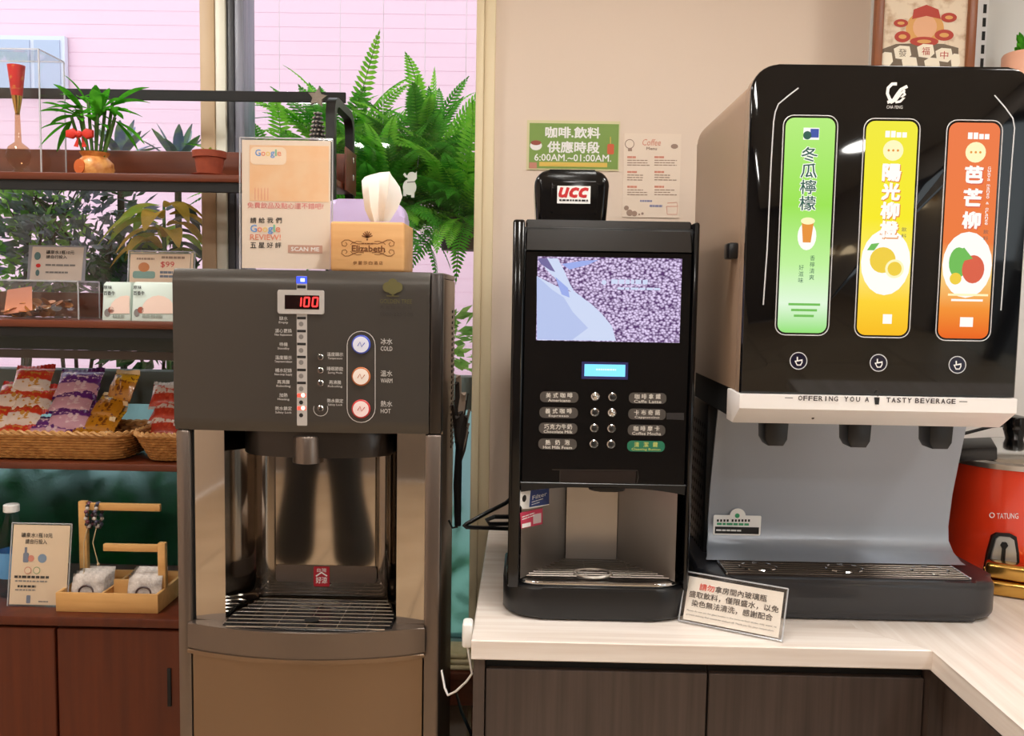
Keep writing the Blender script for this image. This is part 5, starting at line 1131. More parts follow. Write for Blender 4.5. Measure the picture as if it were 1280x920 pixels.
for k, (x0, x1, lab) in enumerate(((127, 162.5, 'pale mint snack box with scalloped window, the one beside the coin box'), (164, 222, 'pale mint snack box with scalloped window, half hidden by the dispenser'))):
    Yb_ = SF + .055 - .012 * k; u0, u1 = PX(x0, Yb_, 380), PX(x1 if k else 172, Yb_, 380); zt2 = PZ(352, Yb_, x0)
    if k == 0: u1 = PX(163, Yb_, 380)
    SBx = thing('snack_box', lab, 'box', ((u0 + u1) / 2, Yb_, s2))
    obj('box_body', G().prism([(u0, Yb_, s2), (u1, Yb_, s2), (u1 - .002, Yb_ + .008, zt2 - .006), (u1 - .006, Yb_ + .014, zt2), (u0 + .006, Yb_ + .014, zt2), (u0 + .002, Yb_ + .008, zt2 - .006)], (0, .04, 0), .002), bxm, SBx)
    q = Print(SBx, (0, Yb_ - .0005, s2), (1, 0, 0), Vector((0, .008, zt2 - s2 - .006)).normalized())
    xo = x0 + (0 if k == 0 else 0)
    ccx, ccy = (xo + 31, 382) if k == 0 else (xo + 34, 382)
    ed = x1 - .5 if k == 0 else 216
    sc_ = [(ccx - 20 + 1.2 * sin(i * 3), ccy + 12 - i * 0) for i in range(1)]
    pts_ = []
    for i in range(25):
        a = pi * i / 24; x = ccx - 21 * cos(a); pts_.append((min(x, ed), ccy + 8 - 20 * sin(a) - .8 * abs(sin(a * 9))))
    pts_ = pts_ + [(min(ccx + 21, ed), ccy + 10), (ccx - 20, ccy + 10)]
    q.shape([q.uv(*p) for p in pts_], 'x' and mat('box_blush', (238, 212, 198), .6), 'window_print', .0006)
    q.text('原味', (xo + 3, 357, xo + 13, 361.5), BLACK, 'lettering', bold=.02); q.text('百香牛', (xo + 3, 364, xo + 17, 369), BLACK, 'lettering', bold=.02)
    q.disc(xo + 12, 387.5, 4, mat('ink_rust', (170, 90, 70), .6), 'fruit_print', ry=4); q.disc(xo + 7, 391, 3.5, GREY, 'leaf_print', ry=5)
    q.bars((xo + 14, 393, min(ed, xo + 50), 398), 1, mat('ink_sage', (150, 160, 150), .6), 'base_print', .0008, .8, 5, 6); q.done()

# ---- baskets of snacks on the third shelf
def basket(lab, x0, x1, y0, y1, z, hgt, mid):
    t = thing('wicker_basket', lab, 'basket', ((x0 + x1) / 2, (y0 + y1) / 2, z))
    def loop(f, off, n, ph, amp):
        ins_ = .028 * (1 - f); r = .045; q_ = []
        base = rrect(x0 + ins_, x1 - ins_, y0 + ins_, y1 - ins_, r, 8); L_ = []
        m = len(base); per = [0]
        for i in range(m): per.append(per[-1] + (Vector(base[(i + 1) % m]) - Vector(base[i])).length)
        for k in range(n):
            s_ = per[-1] * k / n; i = max(j for j in range(m) if per[j] <= s_ + 1e-9); a = Vector(base[i]); b = Vector(base[(i + 1) % m]); tt = (s_ - per[i]) / max(1e-9, per[i + 1] - per[i])
            p = a.lerp(b, tt); d = (b - a).normalized(); nn = Vector((d.y, -d.x)); p = p + nn * (off + amp * sin(k * pi / 2 * 1.0 + ph)); q_.append((p.x, p.y))
        return q_
    wv = G()
    for k in range(9):
        f_ = (k + .5) / 9.5; wv.tube([(x, y, z + .004 + hgt * f_) for x, y in loop(f_, 0, 176, k * pi, .0022)], .0042, 5, closed=True)
    obj('woven_wall', wv, 'wicker', t)
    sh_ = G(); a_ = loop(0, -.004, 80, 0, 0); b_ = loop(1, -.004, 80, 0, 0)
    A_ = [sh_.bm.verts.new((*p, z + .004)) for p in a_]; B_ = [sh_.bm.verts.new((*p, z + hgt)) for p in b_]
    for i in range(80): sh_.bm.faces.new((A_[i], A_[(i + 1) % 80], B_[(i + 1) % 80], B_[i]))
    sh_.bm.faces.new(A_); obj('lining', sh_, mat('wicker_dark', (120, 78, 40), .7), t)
    for ph in (0, pi):
        L_ = loop(1, 0, 220, 0, 0); obj('rim_strand', G().tube([(x + .004 * cos(i * .9 + ph) * .5, y + .004 * cos(i * .9 + ph) * .5, z + hgt + .004 + .004 * sin(i * .9 + ph)) for i, (x, y) in enumerate(L_)], .0042, 5, closed=True), mat('wicker_rim', (206, 158, 100), .55, noise=((70, 70, 70), (172, 120, 66), .3, .7)), t)
    return t
bz3 = s3
by0 = SF + .005; by1 = SB - .03
hb = .068
b1x1 = PX(158, by0, 555); b1x0 = b1x1 - .46
basket('wide wicker basket of mixed purple, red and yellow snack packets', b1x0, b1x1, by0, by1, bz3, hb, 0)
b2x0 = PX(158, by0, 548) + .008; b2x1 = b2x0 + .26
basket('wicker basket of red and white snack packets half behind the dispenser', b2x0, b2x1, by0, by1, bz3, hb, 0)
def packmat(name, c1, c2, c3, split=.45):
    m = bpy.data.materials.new(name); m.use_nodes = True; MATS[name] = m; nt = m.node_tree; b = nt.nodes['Principled BSDF']; b.inputs['Roughness'].default_value = .28; b.inputs['Coat Weight'].default_value = .4
    tc = nt.nodes.new('ShaderNodeTexCoord'); sp_ = nt.nodes.new('ShaderNodeSeparateXYZ'); nt.links.new(tc.outputs['Generated'], sp_.inputs[0])
    n = nt.nodes.new('ShaderNodeTexNoise'); n.inputs['Scale'].default_value = 7; nt.links.new(tc.outputs['Generated'], n.inputs['Vector'])
    r = nt.nodes.new('ShaderNodeValToRGB'); r.color_ramp.elements[0].position = split - .02; r.color_ramp.elements[0].color = lin(c2); r.color_ramp.elements[1].position = split + .02; r.color_ramp.elements[1].color = lin(c1)
    nt.links.new(sp_.outputs[2], r.inputs[0])
    r2 = nt.nodes.new('ShaderNodeValToRGB'); r2.color_ramp.elements[0].position = .56; r2.color_ramp.elements[1].position = .6; r2.color_ramp.interpolation = 'LINEAR'; nt.links.new(n.outputs['Fac'], r2.inputs[0])
    mx = nt.nodes.new('ShaderNodeMix'); mx.data_type = 'RGBA'; nt.links.new(r2.outputs[0], mx.inputs[0]); nt.links.new(r.outputs[0], mx.inputs[6]); mx.inputs[7].default_value = lin(c3); nt.links.new(mx.outputs[2], b.inputs['Base Color'])
    return m
def make_pack(m, seal, w_, h_, t_):
    root = thing('snack_packet', 'x', 'snack packet')
    nu, nv = 10, 12; g = G(); rnd = random.Random(h_ * 1000 + w_ * 77)
    for sgn in (-1, 1):
        def fn(u, v, sgn=sgn):
            e = (max(0, 1 - (2 * u - 1) ** 2)) ** .45 * (max(0, 1 - (2 * v - 1) ** 2)) ** .5
            wr_ = .0025 * sin(u * 23 + v * 11) * e
            return ((u - .5) * w_ * (1 - .06 * sin(pi * v)), sgn * (t_ / 2 * e + wr_), v * h_)
        g.grid(fn, nu, nv)
    bmesh.ops.remove_doubles(g.bm, verts=g.bm.verts, dist=.0004)
    obj('wrapper', g, m, root, local=True)
    for z0, z1 in ((-.009, .002), (h_ - .002, h_ + .011)):
        s_ = G(); s_.grid(lambda u, v: ((u - .5) * w_, .0016 * sin(u * 60) + .006 * sin(u * 5) * v, z0 + (z1 - z0) * v), 30, 2); obj('seal', s_, seal, root, local=True)
    return root
pur = make_pack(packmat('wrap_purple', (104, 40, 122), (214, 160, 176), (232, 200, 206)), mat('seal_purple', (92, 30, 110), .3), .115, .085, .03)
redp = make_pack(packmat('wrap_red', (216, 64, 40), (236, 214, 200), (214, 150, 60)), mat('seal_red', (206, 50, 36), .3), .10, .08, .03)
yel = make_pack(packmat('wrap_yellow', (232, 178, 40), (196, 128, 24), (120, 62, 20), .7), mat('seal_cream', (236, 206, 160), .4), .10, .08, .03)
cri = make_pack(packmat('wrap_crimson', (226, 206, 194), (190, 60, 40), (206, 80, 50), .5), mat('seal_white', (232, 220, 214), .3), .085, .07, .026)
done_ = {}
def put(root, x, y, z, rx_, rz_, lab, grp, ry_=0):
    if root.name not in done_: done_[root.name] = 1; o = root; o.location = (x, y, z); o.rotation_euler = (rx_, ry_, rz_); o['label'] = lab; o['group'] = grp
    else: dup(root, (x, y, z), (rx_, ry_, rz_), lab, grp)
L1, L2, L3, L4 = 'purple snack packet, %s of its row in the wide basket', 'red and white snack packet, %s of its kind in the wide basket', 'glossy yellow snack packet, %s of its row in the wide basket', 'crimson snack packet, %s, in the half hidden basket'
RANK = ('rearmost', 'second from the back', 'third from the back', 'fourth from the back', 'fifth from the back', 'sixth from the back')
def row_put(root, plist, lab, grp, sides=None):
    for i_, (px_, py_, rx_, rz_) in enumerate(plist):
        lab_ = lab % (RANK[i_ // 2] + ', ' + sides[i_ % 2] if sides else RANK[i_])
        k = (by1 - .035 - by0) ; f_ = (552 - py_) / 85.0
        y = by0 + .045 + k * max(0, min(1, f_)) * .82; p = P(px_, py_, Y=y)
        put(root, p.x, y, max(bz3 + .022, p.z - .06), rx_, rz_, lab_, grp)
row_put(pur, [(93, 468, -.75, .08), (84, 486, -.8, -.05), (82, 508, -.85, .05), (54, 524, -.9, .04)], L1, 'purple snack packets')
row_put(redp, [(36, 463, -.7, .15), (12, 482, -.75, .0), (36, 486, -.8, .12), (22, 504, -.8, -.05), (8, 528, -.9, .0), (-10, 508, -.8, .1)], L2, 'red snack packets')
row_put(yel, [(146, 474, -.45, -.5), (126, 494, -.85, -.3), (119, 512, -.9, -.15), (103, 530, -.95, .1)], L3, 'yellow snack packets')
row_put(cri, [(206, 480, -.7, .1), (240, 480, -.7, 0), (204, 498, -.8, -.1), (238, 500, -.8, .2), (203, 516, -.85, .1), (238, 518, -.85, -.1), (202, 532, -.95, 0), (238, 534, -.95, .15)], L4, 'crimson snack packets', ('beside the wide basket', 'beside the dispenser'))

# ---- things on the sideboard
# water bottle
wb = P(14, 745, Z=CZ); 
BT = thing('water_bottle', 'clear water bottle with white cap and blue label on the sideboard', 'bottle', (wb.x, 2.2, CZ))
zc_ = PZ(630, 2.2, 14)
obj('bottle_body', G().lathe([(.03, 0), (.034, .004), (.034, .13), (.031, .15), (.016, zc_ - CZ - .035), (.014, zc_ - CZ - .02)], (wb.x, 2.2, CZ), 26), glassy('bottle_clear', (226, 236, 244)), BT)
obj('bottle_label', G().lathe([(.0347, .05), (.0347, .115)], (wb.x, 2.2, CZ), 26, False), mat('label_blue', (96, 160, 214), .4), BT)
obj('cap', G().lathe([(.015, -.02), (.0185, -.018), (.0185, -.002), (.016, 0), (.001, 0)], (wb.x, 2.2, zc_), 22), WHITE, BT)
# price sign
sgY = 2.115
t, q = acrylic_card('bottle_price_sign', 'cream printed sign for bottled water standing on the sideboard', 'sign', (9, 659, 84, 756), sgY, CZ, mat('sign_cream', (226, 202, 172), .6), .16)
q.text('礦泉水1瓶10元', (27, 666, 66, 672), BLACK, 'lettering', bold=.012); q.text('請自行投入', (32, 674, 59, 680), BLACK, 'lettering', bold=.012)
q.rect((29, 691, 36, 703), MATS['ink_slate'], 'bottle_picture', r=.003); q.rect((31, 684, 34, 691), MATS['ink_slate'], 'bottle_picture', .0005); q.disc(39, 698, 4, mat('ink_coral', (206, 130, 110), .6), 'mark_picture'); q.disc(53, 698, 5.5, mat('ink_steel', (120, 144, 170), .6), 'mark_picture_blue'); q.disc(35, 713, 4.5, MATS['ink_coral'], 'mark_picture', .0007); q.disc(35, 713, 3.6, MATS['sign_cream'], 'mark_centre', .001); q.disc(46, 713, 4.5, mat('ink_moss', (130, 160, 110), .6), 'mark_picture_green'); q.disc(46, 713, 3.6, MATS['sign_cream'], 'mark_centre', .001)
q.bars((18, 719, 62, 723.5), 1, BLACK, 'fine_print', .0006, .7, 3, 9); q.bars((19, 725, 60, 728), 1, GREY, 'fine_print_grey', .0006, .6, 4, 9); q.bars((22, 731, 55, 735), 1, BLACK, 'fine_print', .0006, .7, 5, 8); q.bars((19, 736, 56, 739), 1, GREY, 'fine_print_grey', .0006, .6, 6, 9); q.rect((33, 744, 38, 754), MATS['ink_slate'], 'bottle_picture', .0006, r=.002); q.bars((48, 751, 62, 753), 1, GREY, 'fine_print_grey', .0006, .8, 7, 3); q.done()
# wooden tray with two hanging bars
f0, f1 = P(69, 765, Z=CZ), P(198, 767, Z=CZ)
ty0 = (f0.y + f1.y) / 2; tx0_, tx1_ = f0.x, f1.x; ty1 = min(2.38, ty0 + .19); th = PZ(742, ty0, 130) - CZ
TW = thing('wooden_tray', 'wooden display tray with two hanging bars on the sideboard', 'tray', ((tx0_ + tx1_) / 2, (ty0 + ty1) / 2, CZ))
tw = .008
obj('tray_floor', G().box(tx0_ + tw, tx1_ - tw, ty0 + tw, ty1 - tw, CZ + .001, CZ + .006), 'tray_wood', TW)
for b in ((tx0_, tx1_, ty0, ty0 + tw), (tx0_, tx1_, ty1 - tw, ty1), (tx0_, tx0_ + tw, ty0 + tw, ty1 - tw), (tx1_ - tw, tx1_, ty0 + tw, ty1 - tw)): obj('tray_side', G().box(*b, CZ, CZ + th, .002), 'tray_wood', TW)
mx_ = (tx0_ + tx1_) / 2 + .01
obj('divider', G().box(mx_ - .03, mx_ - .024, ty0 + tw, ty1 - tw, CZ + .006, CZ + th - .004), 'tray_wood', TW)
obj('inner_ledge', G().box(mx_ - .02, mx_ + .025, ty0 + .06, ty0 + .068, CZ + .006, CZ + th + .015, .001), 'tray_wood', TW)
ay = ty0 + .10
p0 = PX(105, ay, 660); azt = PZ(626, ay, 105); obj('post', G().box(p0 - .010, p0 + .010, ay - .008, ay + .008, CZ + .006, azt, .002), 'tray_wood', TW)
obj('bar', G().box(p0 + .01, PX(201, ay, 634), ay - .006, ay + .006, PZ(638, ay, 150), PZ(629, ay, 150), .002), 'tray_wood', TW)
a2 = ty0 + .055; p1 = PX(204, a2, 700) - .0; obj('post', G().box(p1 - .011, p1 + .008, a2 - .008, a2 + .008, CZ + .006, PZ(678, a2, 204), .002), 'tray_wood', TW)
obj('bar', G().box(PX(130, a2, 685), p1 - .011, a2 - .006, a2 + .006, PZ(689, a2, 165), PZ(680, a2, 165), .002), 'tray_wood', TW)
# bracelets hanging on the upper bar
for k, (px_, c, lab) in enumerate(((112, (120, 70, 84), 'rust and plum bead bracelet hanging on the upper bar'), (123, (84, 84, 110), 'blue-grey bead bracelet hanging on the upper bar'))):
    x = PX(px_, ay, 640); zc2 = PZ(640, ay, px_)
    br_ = thing('bead_bracelet', lab, 'bracelet', (x, ay, zc2 - .03))
    mb = [mat('bead_%d_%d' % (k, j), cc_, .3) for j, cc_ in enumerate((c, (200, 190, 184), (60, 56, 62)))]
    for j in range(22):
        a = 2 * pi * j / 22; obj('bead', G().ball((x + .002 * sin(j * 3), ay + .017 * sin(a), zc2 - .008 + .03 * cos(a)), .0052, 8), mb[j % 3], br_)
    ze = PZ(712 if k == 0 else 700, ay, px_); xe = x + (.0 if k == 0 else .014)
    obj('cord', G().tube([(x, ay - .012, zc2 - .036), (x - .001, ay - .03, zc2 - .07), (xe, ay - .035, ze)], .0012, 5), mat('cord_cream', (206, 180, 140), .6), br_)
    obj('tag_bead', G().ball((xe, ay - .035, ze), .004, 8), MATS['cord_cream'], br_)
# wrapped packets in the tray
clear = mat('cello', (226, 218, 212), .2, coat=.8, bump=((160, 160, 160), .6, .004), noise=((30, 30, 30), (176, 168, 164), .4, .6))
def cello(w_, h_, t_):
    root = thing('wrapped_favour', 'x', 'packet'); g = G()
    for sgn in (-1, 1): g.grid(lambda u, v, s_=sgn: ((u - .5) * w_, s_ * t_ / 2 * (max(0, 1 - (2 * u - 1) ** 4)) ** .5 * (max(0, 1 - (2 * v - 1) ** 4)) ** .5 + .0015 * sin(u * 17 + v * 9), v * h_), 8, 8)
    bmesh.ops.remove_doubles(g.bm, verts=g.bm.verts, dist=.0003); obj('wrapper', g, clear, root, local=True)
    pr_ = G().tube([(.018 * cos(a), -t_ / 2 - .001, h_ * .42 + .016 * sin(a)) for a in [k * pi / 8 for k in range(-1, 10)]], .0025, 5); obj('bead_strand', pr_, mat('strand_plum', (84, 66, 66), .4), root, local=True)
    return root
cl = cello(.082, .074, .014)
spots = []
for k in range(4): spots.append((PX(108 - 2 * k, ty0 + .03, 730) + .002 * k, ty0 + .028 + k * .022, 'cello wrapped favour, %s under the upper bar' % ('foremost', 'second from the front', 'third from the front', 'rearmost')[k]))
for k in range(5): spots.append((PX(180, ty0 + .03, 730) - .004 * k, ty0 + .026 + k * .018, 'cello wrapped favour, %s under the lower bar' % ('foremost', 'second from the front', 'third from the front', 'fourth from the front', 'rearmost')[k]))
spots = [(x, y, l_) for x, y, l_ in spots if abs(y - a2) > .0 ]
for k, (x, y, l_) in enumerate(spots):
    gname = 'favours under the upper bar' if 'upper' in l_ else 'favours under the lower bar'
    put(cl, x, y, CZ + .008, -.22, random.uniform(-.06, .06), l_, gname)

# ------------------------------------------------------------------ on top of the water dispenser
ssY = WF + .10
t, q = acrylic_card('review_sign', 'clear acrylic stand asking for a Google review on the water dispenser', 'sign', (300, 173, 415, 336), ssY, WT, mat('review_paper', (240, 222, 204), .6), .02)
q.rect((312, 182, 411, 252), mat('review_peach', (244, 196, 150), .6, noise=((22, 22, 22), (246, 208, 168), .35, .65)), 'picture_ground', .0004)
q.rect((313, 184, 358, 206), mat('review_pale', (250, 226, 200), .6), 'picture_cloud', .0007, r=.01)
gc = [mat('g_blue', (110, 160, 220), .6), mat('g_red', (236, 150, 120), .6), mat('g_yellow', (240, 206, 130), .6), mat('g_green', (140, 196, 160), .6)]
def google(x0, x1, y0, y1, asc):
    cw = (1.25, .98, .98, .98, .42, .95); un = (x1 - x0) / sum(cw); xs = [x0 + un * sum(cw[:k]) for k in range(7)]
    for k, (ch, c) in enumerate(zip('Google', (0, 1, 2, 0, 3, 1))):
        lo = y1 + (2.5 if ch == 'g' else 0); hi = y0 if ch in 'Gl' else y0 + (y1 - y0) * .35
        q.text(ch, (xs[k] + .3, hi, xs[k + 1] - .5, lo), gc[c], 'google_lettering_%d' % c, .0011, bold=.015)
google(319, 352, 187, 195, 0)
q.text('免費飲品及點心還不錯吧?', (309.5, 253.5, 404.5, 261), mat('review_rose', (226, 120, 120), .6), 'rose_lettering')
for k, ch in enumerate('請給我們'): q.text(ch, (313 + k * 10.6, 272, 320.5 + k * 10.6, 279), BLACK, 'lettering', bold=.01)
google(313, 351, 281, 290, 0)
q.text('REVIEW!', (313, 293, 351, 300), MATS['g_red'], 'review_lettering', bold=.01)
for k, ch in enumerate('五星好評'): q.text(ch, (313 + k * 10.4, 303, 320.5 + k * 10.4, 310), BLACK, 'lettering', bold=.01)
q.rect((360, 306.5, 403, 316.5), mat('review_tan', (206, 160, 140), .6), 'scan_band', .0006); q.text('SCAN ME', (364, 309, 399, 314), WHITE, 'scan_lettering', .001, bold=.02)
for k in range(5): q.line([(319 + k * 4, 235), (319 + k * 4, 250)], .0008, MATS['review_rose'], 'picture_lines', .0008)
q.done()
# tissue box
tx0_, tx1_ = PX(412.5, WF + .05, 310), PX(505.5, WF + .05, 310); tz1 = PZ(277, WF + .05, 460)
TB = thing('tissue_box', 'bamboo tissue box engraved with a crest on the water dispenser', 'tissue box', ((tx0_ + tx1_) / 2, WF + .11, WT))
obj('box_shell', G().box(tx0_, tx1_, WF + .05, WF + .19, WT + .001, tz1, .006, 3), 'tissue_wood', TB)
obj('slot', G().box((tx0_ + tx1_) / 2 - .045, (tx0_ + tx1_) / 2 + .045, WF + .105, WF + .135, tz1 - .002, tz1 + .0006), 'matt_black', TB)
q = Print(TB, (0, WF + .0496, 0), (1, 0, 0), (0, 0, 1)); BW = MATS['burnt_wood']
for k in range(7):
    a = (k - 3) * .42; q.line([(459, 297), (459 + 7 * sin(a), 297 - 8 * cos(a))], .0022, BW, 'engraved_crown', .0004)
q.disc(459, 299.5, 1.2, BW, 'engraved_crown', .0005)
q.text('Elizabeth', (440, 307, 481, 314.5), BW, 'engraved_lettering', .0005, bold=.025); q.bars((452, 303.5, 467, 305.5), 1, BW, 'engraved_fine', .0005, .8, 3, 4)
for sx_, sy_ in ((-1, -1), (1, -1), (-1, 1), (1, 1)):
    cx_, cy_ = 460, 310
    q.line([(cx_ + sx_ * x, cy_ + sy_ * y) for x, y in ((5, 6), (12, 5), (18, 7), (24, 10), (29, 10), (33, 7), (32, 3), (28, 2), (26, 5), (28, 7))], .0014, BW, 'engraved_scroll', .0004)
    q.line([(cx_ + sx_ * x, cy_ + sy_ * y) for x, y in ((8, 8), (14, 8.5), (20, 6), (22, 4))], .0011, BW, 'engraved_scroll', .0005)
for k, ch in enumerate('伊麗莎白酒店'): q.text(ch, (441.5 + k * 6.5, 326.5, 446 + k * 6.5, 331), BW, 'engraved_lettering', .0005, bold=.01)
q.done()
tcx = PX(478, WF + .12, 250); tzt = PZ(214, WF + .12, 478)
tis = tag(obj('tissue', G(), 'tissue'), 'white tissue sticking up out of the bamboo tissue box', 'tissue'); 
g = G(); TY = WF + .12
def tq(x, y, d): v = P(x, y, Y=TY + d); return g.bm.verts.new(v)
ft = [[(463, 277, .0), (456, 262, -.012), (453, 240, -.02), (452, 226, -.016), (456, 221, -.006)], [(468, 277, -.008), (463, 258, -.022), (461, 238, -.03), (460, 226, -.024), (463, 218.5, -.012)], [(474, 277, .002), (473, 256, -.006), (474, 236, -.012), (474, 222, -.012), (475, 215.5, -.004)],
      [(479, 277, -.008), (482, 257, -.026), (485, 238, -.03), (486, 224, -.022), (487, 214.5, -.012)], [(483, 277, .002), (490, 259, -.006), (494, 243, -.006), (493, 230, -.004), (490, 220, .0)], [(487, 277, -.002), (497, 261, .004), (503, 246, .010), (500, 234, .010), (494, 225, .008)]]
VV = [[tq(*p) for p in c_] for c_ in ft]
for a, b in zip(VV, VV[1:]):
    for i in range(4): g.bm.faces.new((a[i], a[i + 1], b[i + 1], b[i]))
me_ = obj('tissue_tmp', g, 'tissue', sharp=50); tis.data = me_.data; bpy.data.objects.remove(me_)
# lavender rounded box behind
lx0, lx1 = PX(400, WF + .24, 280), PX(506, WF + .24, 280); lz = PZ(249, WF + .24, 450)
lv_ = tag(obj('lavender_box', G().prism([(x, WF + .235, z) for x, z in rrect(lx0, lx1, WT + .0, lz, .04, 8)][:], (0, .08, 0), .012, 3), 'lavender'), 'rounded lavender plastic box behind the tissue box', 'box')

# ------------------------------------------------------------------ gap between dispenser and counter
bx0_, bx1_ = PX(556, 2.32, 860), PX(604, 2.32, 860)
sb_ = thing('low_stool', 'dark brown wooden stool in the gap beside the counter', 'stool', ((bx0_ + bx1_) / 2, 2.36, 0))
zq = PZ(842, 2.3, 575); 
obj('seat', G().box(bx0_ - .06, bx1_ - .005, 2.3, 2.44, zq - .02, zq, .003), 'shelf_wood', sb_)
obj('apron', G().box(bx0_ - .05, bx1_ - .012, 2.31, 2.43, PZ(884, 2.3, 575), zq - .02), 'shelf_wood', sb_)
for x in (bx0_ - .045, bx1_ - .03):
    for y in (2.315, 2.41): obj('leg', G().box(x, x + .018, y, y + .018, 0, zq - .1), 'shelf_wood', sb_)
fb = thing('folded_cloth', 'folded cream cloth on the dark stool beside the counter', 'cloth', ((bx0_ + bx1_) / 2 - .03, 2.36, zq))
for k in range(3): obj('fold', G().box(bx0_ - .04 + .006 * k, bx1_ - .02 - .012 * k, 2.315 + .004 * k, 2.42, zq + .0002 + k * .014, zq + .0138 + k * .014, .006, 3), mat('cloth_cream', (226, 208, 168), .8, noise=((20, 20, 20), (190, 170, 120), .3, .7)), fb)
wp_ = P(588, 800, Y=CT_F + .06); wp_.x = CT_L - .0105
ch = thing('charger', 'white plug charger at the end of the countertop', 'charger', (wp_.x, CT_F + .06, CT_Z - .03))
obj('plug_body', G().box(wp_.x - .009, wp_.x + .0095, CT_F + .045, CT_F + .08, CT_Z - .034, CT_Z + .012, .005, 3), WHITE, ch)
obj('lead', G().tube([(wp_.x, CT_F + .06, CT_Z - .034), P(590, 842, Y=CT_F + .06), P(583, 852, Y=CT_F + .08), P(570, 864, Y=CT_F + .1), P(560, 869, Y=CT_F + .12), P(556, 860, Y=CT_F + .16), P(552, 838, Y=CT_F + .2)], .0022, 6), WHITE, ch)
tag(obj('cable', G().tube([P(571, 868, Y=2.2), P(577, 890, Y=2.05), P(588, 915, Y=1.95), P(592, 930, Y=1.92), (PX(594, 1.9, 1000), 1.9, .005)], .004, 6), 'satin_black'), 'black cable hanging down to the floor beside the counter', 'cable')

# ------------------------------------------------------------------ plants outside the window
fernm = [leafmat('fern_bright', (150, 216, 70), (96, 186, 44)), leafmat('fern_deep', (96, 180, 56), (56, 136, 36))]
def frond_mesh(name, m, n=26, ln=.5, droop=.45, wd=.055):
    g = G(); pts = []
    for i in range(n + 1):
        t = i / n; pts.append(Vector((ln * t * (1 - .18 * t), 0, ln * (.55 * t - droop * t * t))))
    g.tube(pts[::3] + [pts[-1]], [.0018] * len(pts[::3]) + [.0006], 4)
    for i in range(2, n):
        t = i / n; w_ = wd * (sin(pi * min(1, t * .9 + .12)) ** .7) * (1 - .3 * t); tg_ = (pts[i] - pts[i - 1]).normalized()
        for s_ in (-1, 1):
            d = (Vector((0, s_, 0)) + tg_ * .45).normalized(); b = pts[i]; hw = tg_ * ln / n * .36; dn = Vector((0, 0, -w_ * .18))
            g.poly([b - hw * .6, b + d * w_ * .6 - hw + dn * .4, b + d * w_ + dn, b + d * w_ * .6 + hw + dn * .4, b + hw * .6])
    o = obj(name, g, m, None, smooth=False); me = o.data; bpy.data.objects.remove(o); return me
FM = [frond_mesh('frond_a', fernm[0]), frond_mesh('frond_b', fernm[1], 28, .46, .65, .05), frond_mesh('frond_c', fernm[1], 24, .4, .3, .06), frond_mesh('frond_d', fernm[0], 26, .5, .15, .045)]
def fern(lab, px_, py_, Y, n, sc_, uprights=()):
    c = P(px_, py_, Y=Y); rnd = random.Random(int(px_))
    t = thing('hanging_fern', lab, 'fern', (c.x, Y, c.z - .1))
    obj('pot', G().lathe([(.07, -.10), (.1, -.0), (.105, .0), (.095, -.005), (.001, -.01)], (c.x, Y, c.z), 24), mat('fern_pot', (84, 60, 44), .7), t)
    for k in range(3):
        a = k * 2.1 + .4; obj('hanger', G().tube([(c.x + .1 * cos(a), Y + .1 * sin(a), c.z), (c.x, Y, c.z + .2)], .001, 4), mat('hanger_white', (246, 232, 240), .5), t)
    obj('hook', G().tube([(c.x, Y, c.z + .2), (c.x, Y, 3.0)], .0009, 5), MATS['hanger_white'], t)
    for k in range(n):
        o = bpy.data.objects.new('frond', FM[k % 3]); COL.objects.link(o); o.parent = t
        s_ = sc_ * rnd.uniform(.7, 1.1); o.location = (rnd.uniform(-.04, .04), rnd.uniform(-.04, .04), .1); o.scale = (s_, s_, s_)
        o.rotation_euler = (rnd.uniform(-.5, .5), rnd.uniform(-.9, .55), 2 * pi * k * .381966)
    for az, el, s_ in uprights:
        o = bpy.data.objects.new('frond', FM[3]); COL.objects.link(o); o.parent = t; o.location = (0, 0, .1); o.scale = (s_, s_, s_); o.rotation_euler = (1.3, -el, az)
fern('bushy hanging fern beside the shelf end frame', 350, 262, 2.98, 100, .9, ((2.9, .3, .7), (.6, .6, .7)))
fern('bushy hanging fern with one tall frond behind the bead tree', 425, 215, 3.12, 110, .95, ((.3, 1.2, 1.08), (1.3, .85, .7), (2.9, .6, .8)))
fern('bushy hanging fern behind the tissue box', 478, 275, 2.98, 110, .95, ((1.2, .7, .7),))
fern('bushy hanging fern in the middle of the right window', 530, 215, 3.12, 110, .95, ((2.7, 1.25, 1.0), (.3, .8, .8)))
fern('bushy hanging fern next to the cream window trim', 580, 275, 2.98, 110, .95, ((.2, 1.3, 1.3), (.4, 1.0, 1.0), (2.8, .8, .8)))
rod = tag(obj('hanging_rail', G().tube([(-4, 3.01, 3.0), (1.5, 3.01, 3.0)], .012, 8).tube([(-4, 3.01, 3.0), (-4, 3.01, -.1)], .02, 8).tube([(1.5, 3.01, 3.0), (1.5, 3.01, -.1)], .02, 8), 'dark_frame'), 'dark rail outside from which the ferns hang', 'rail')
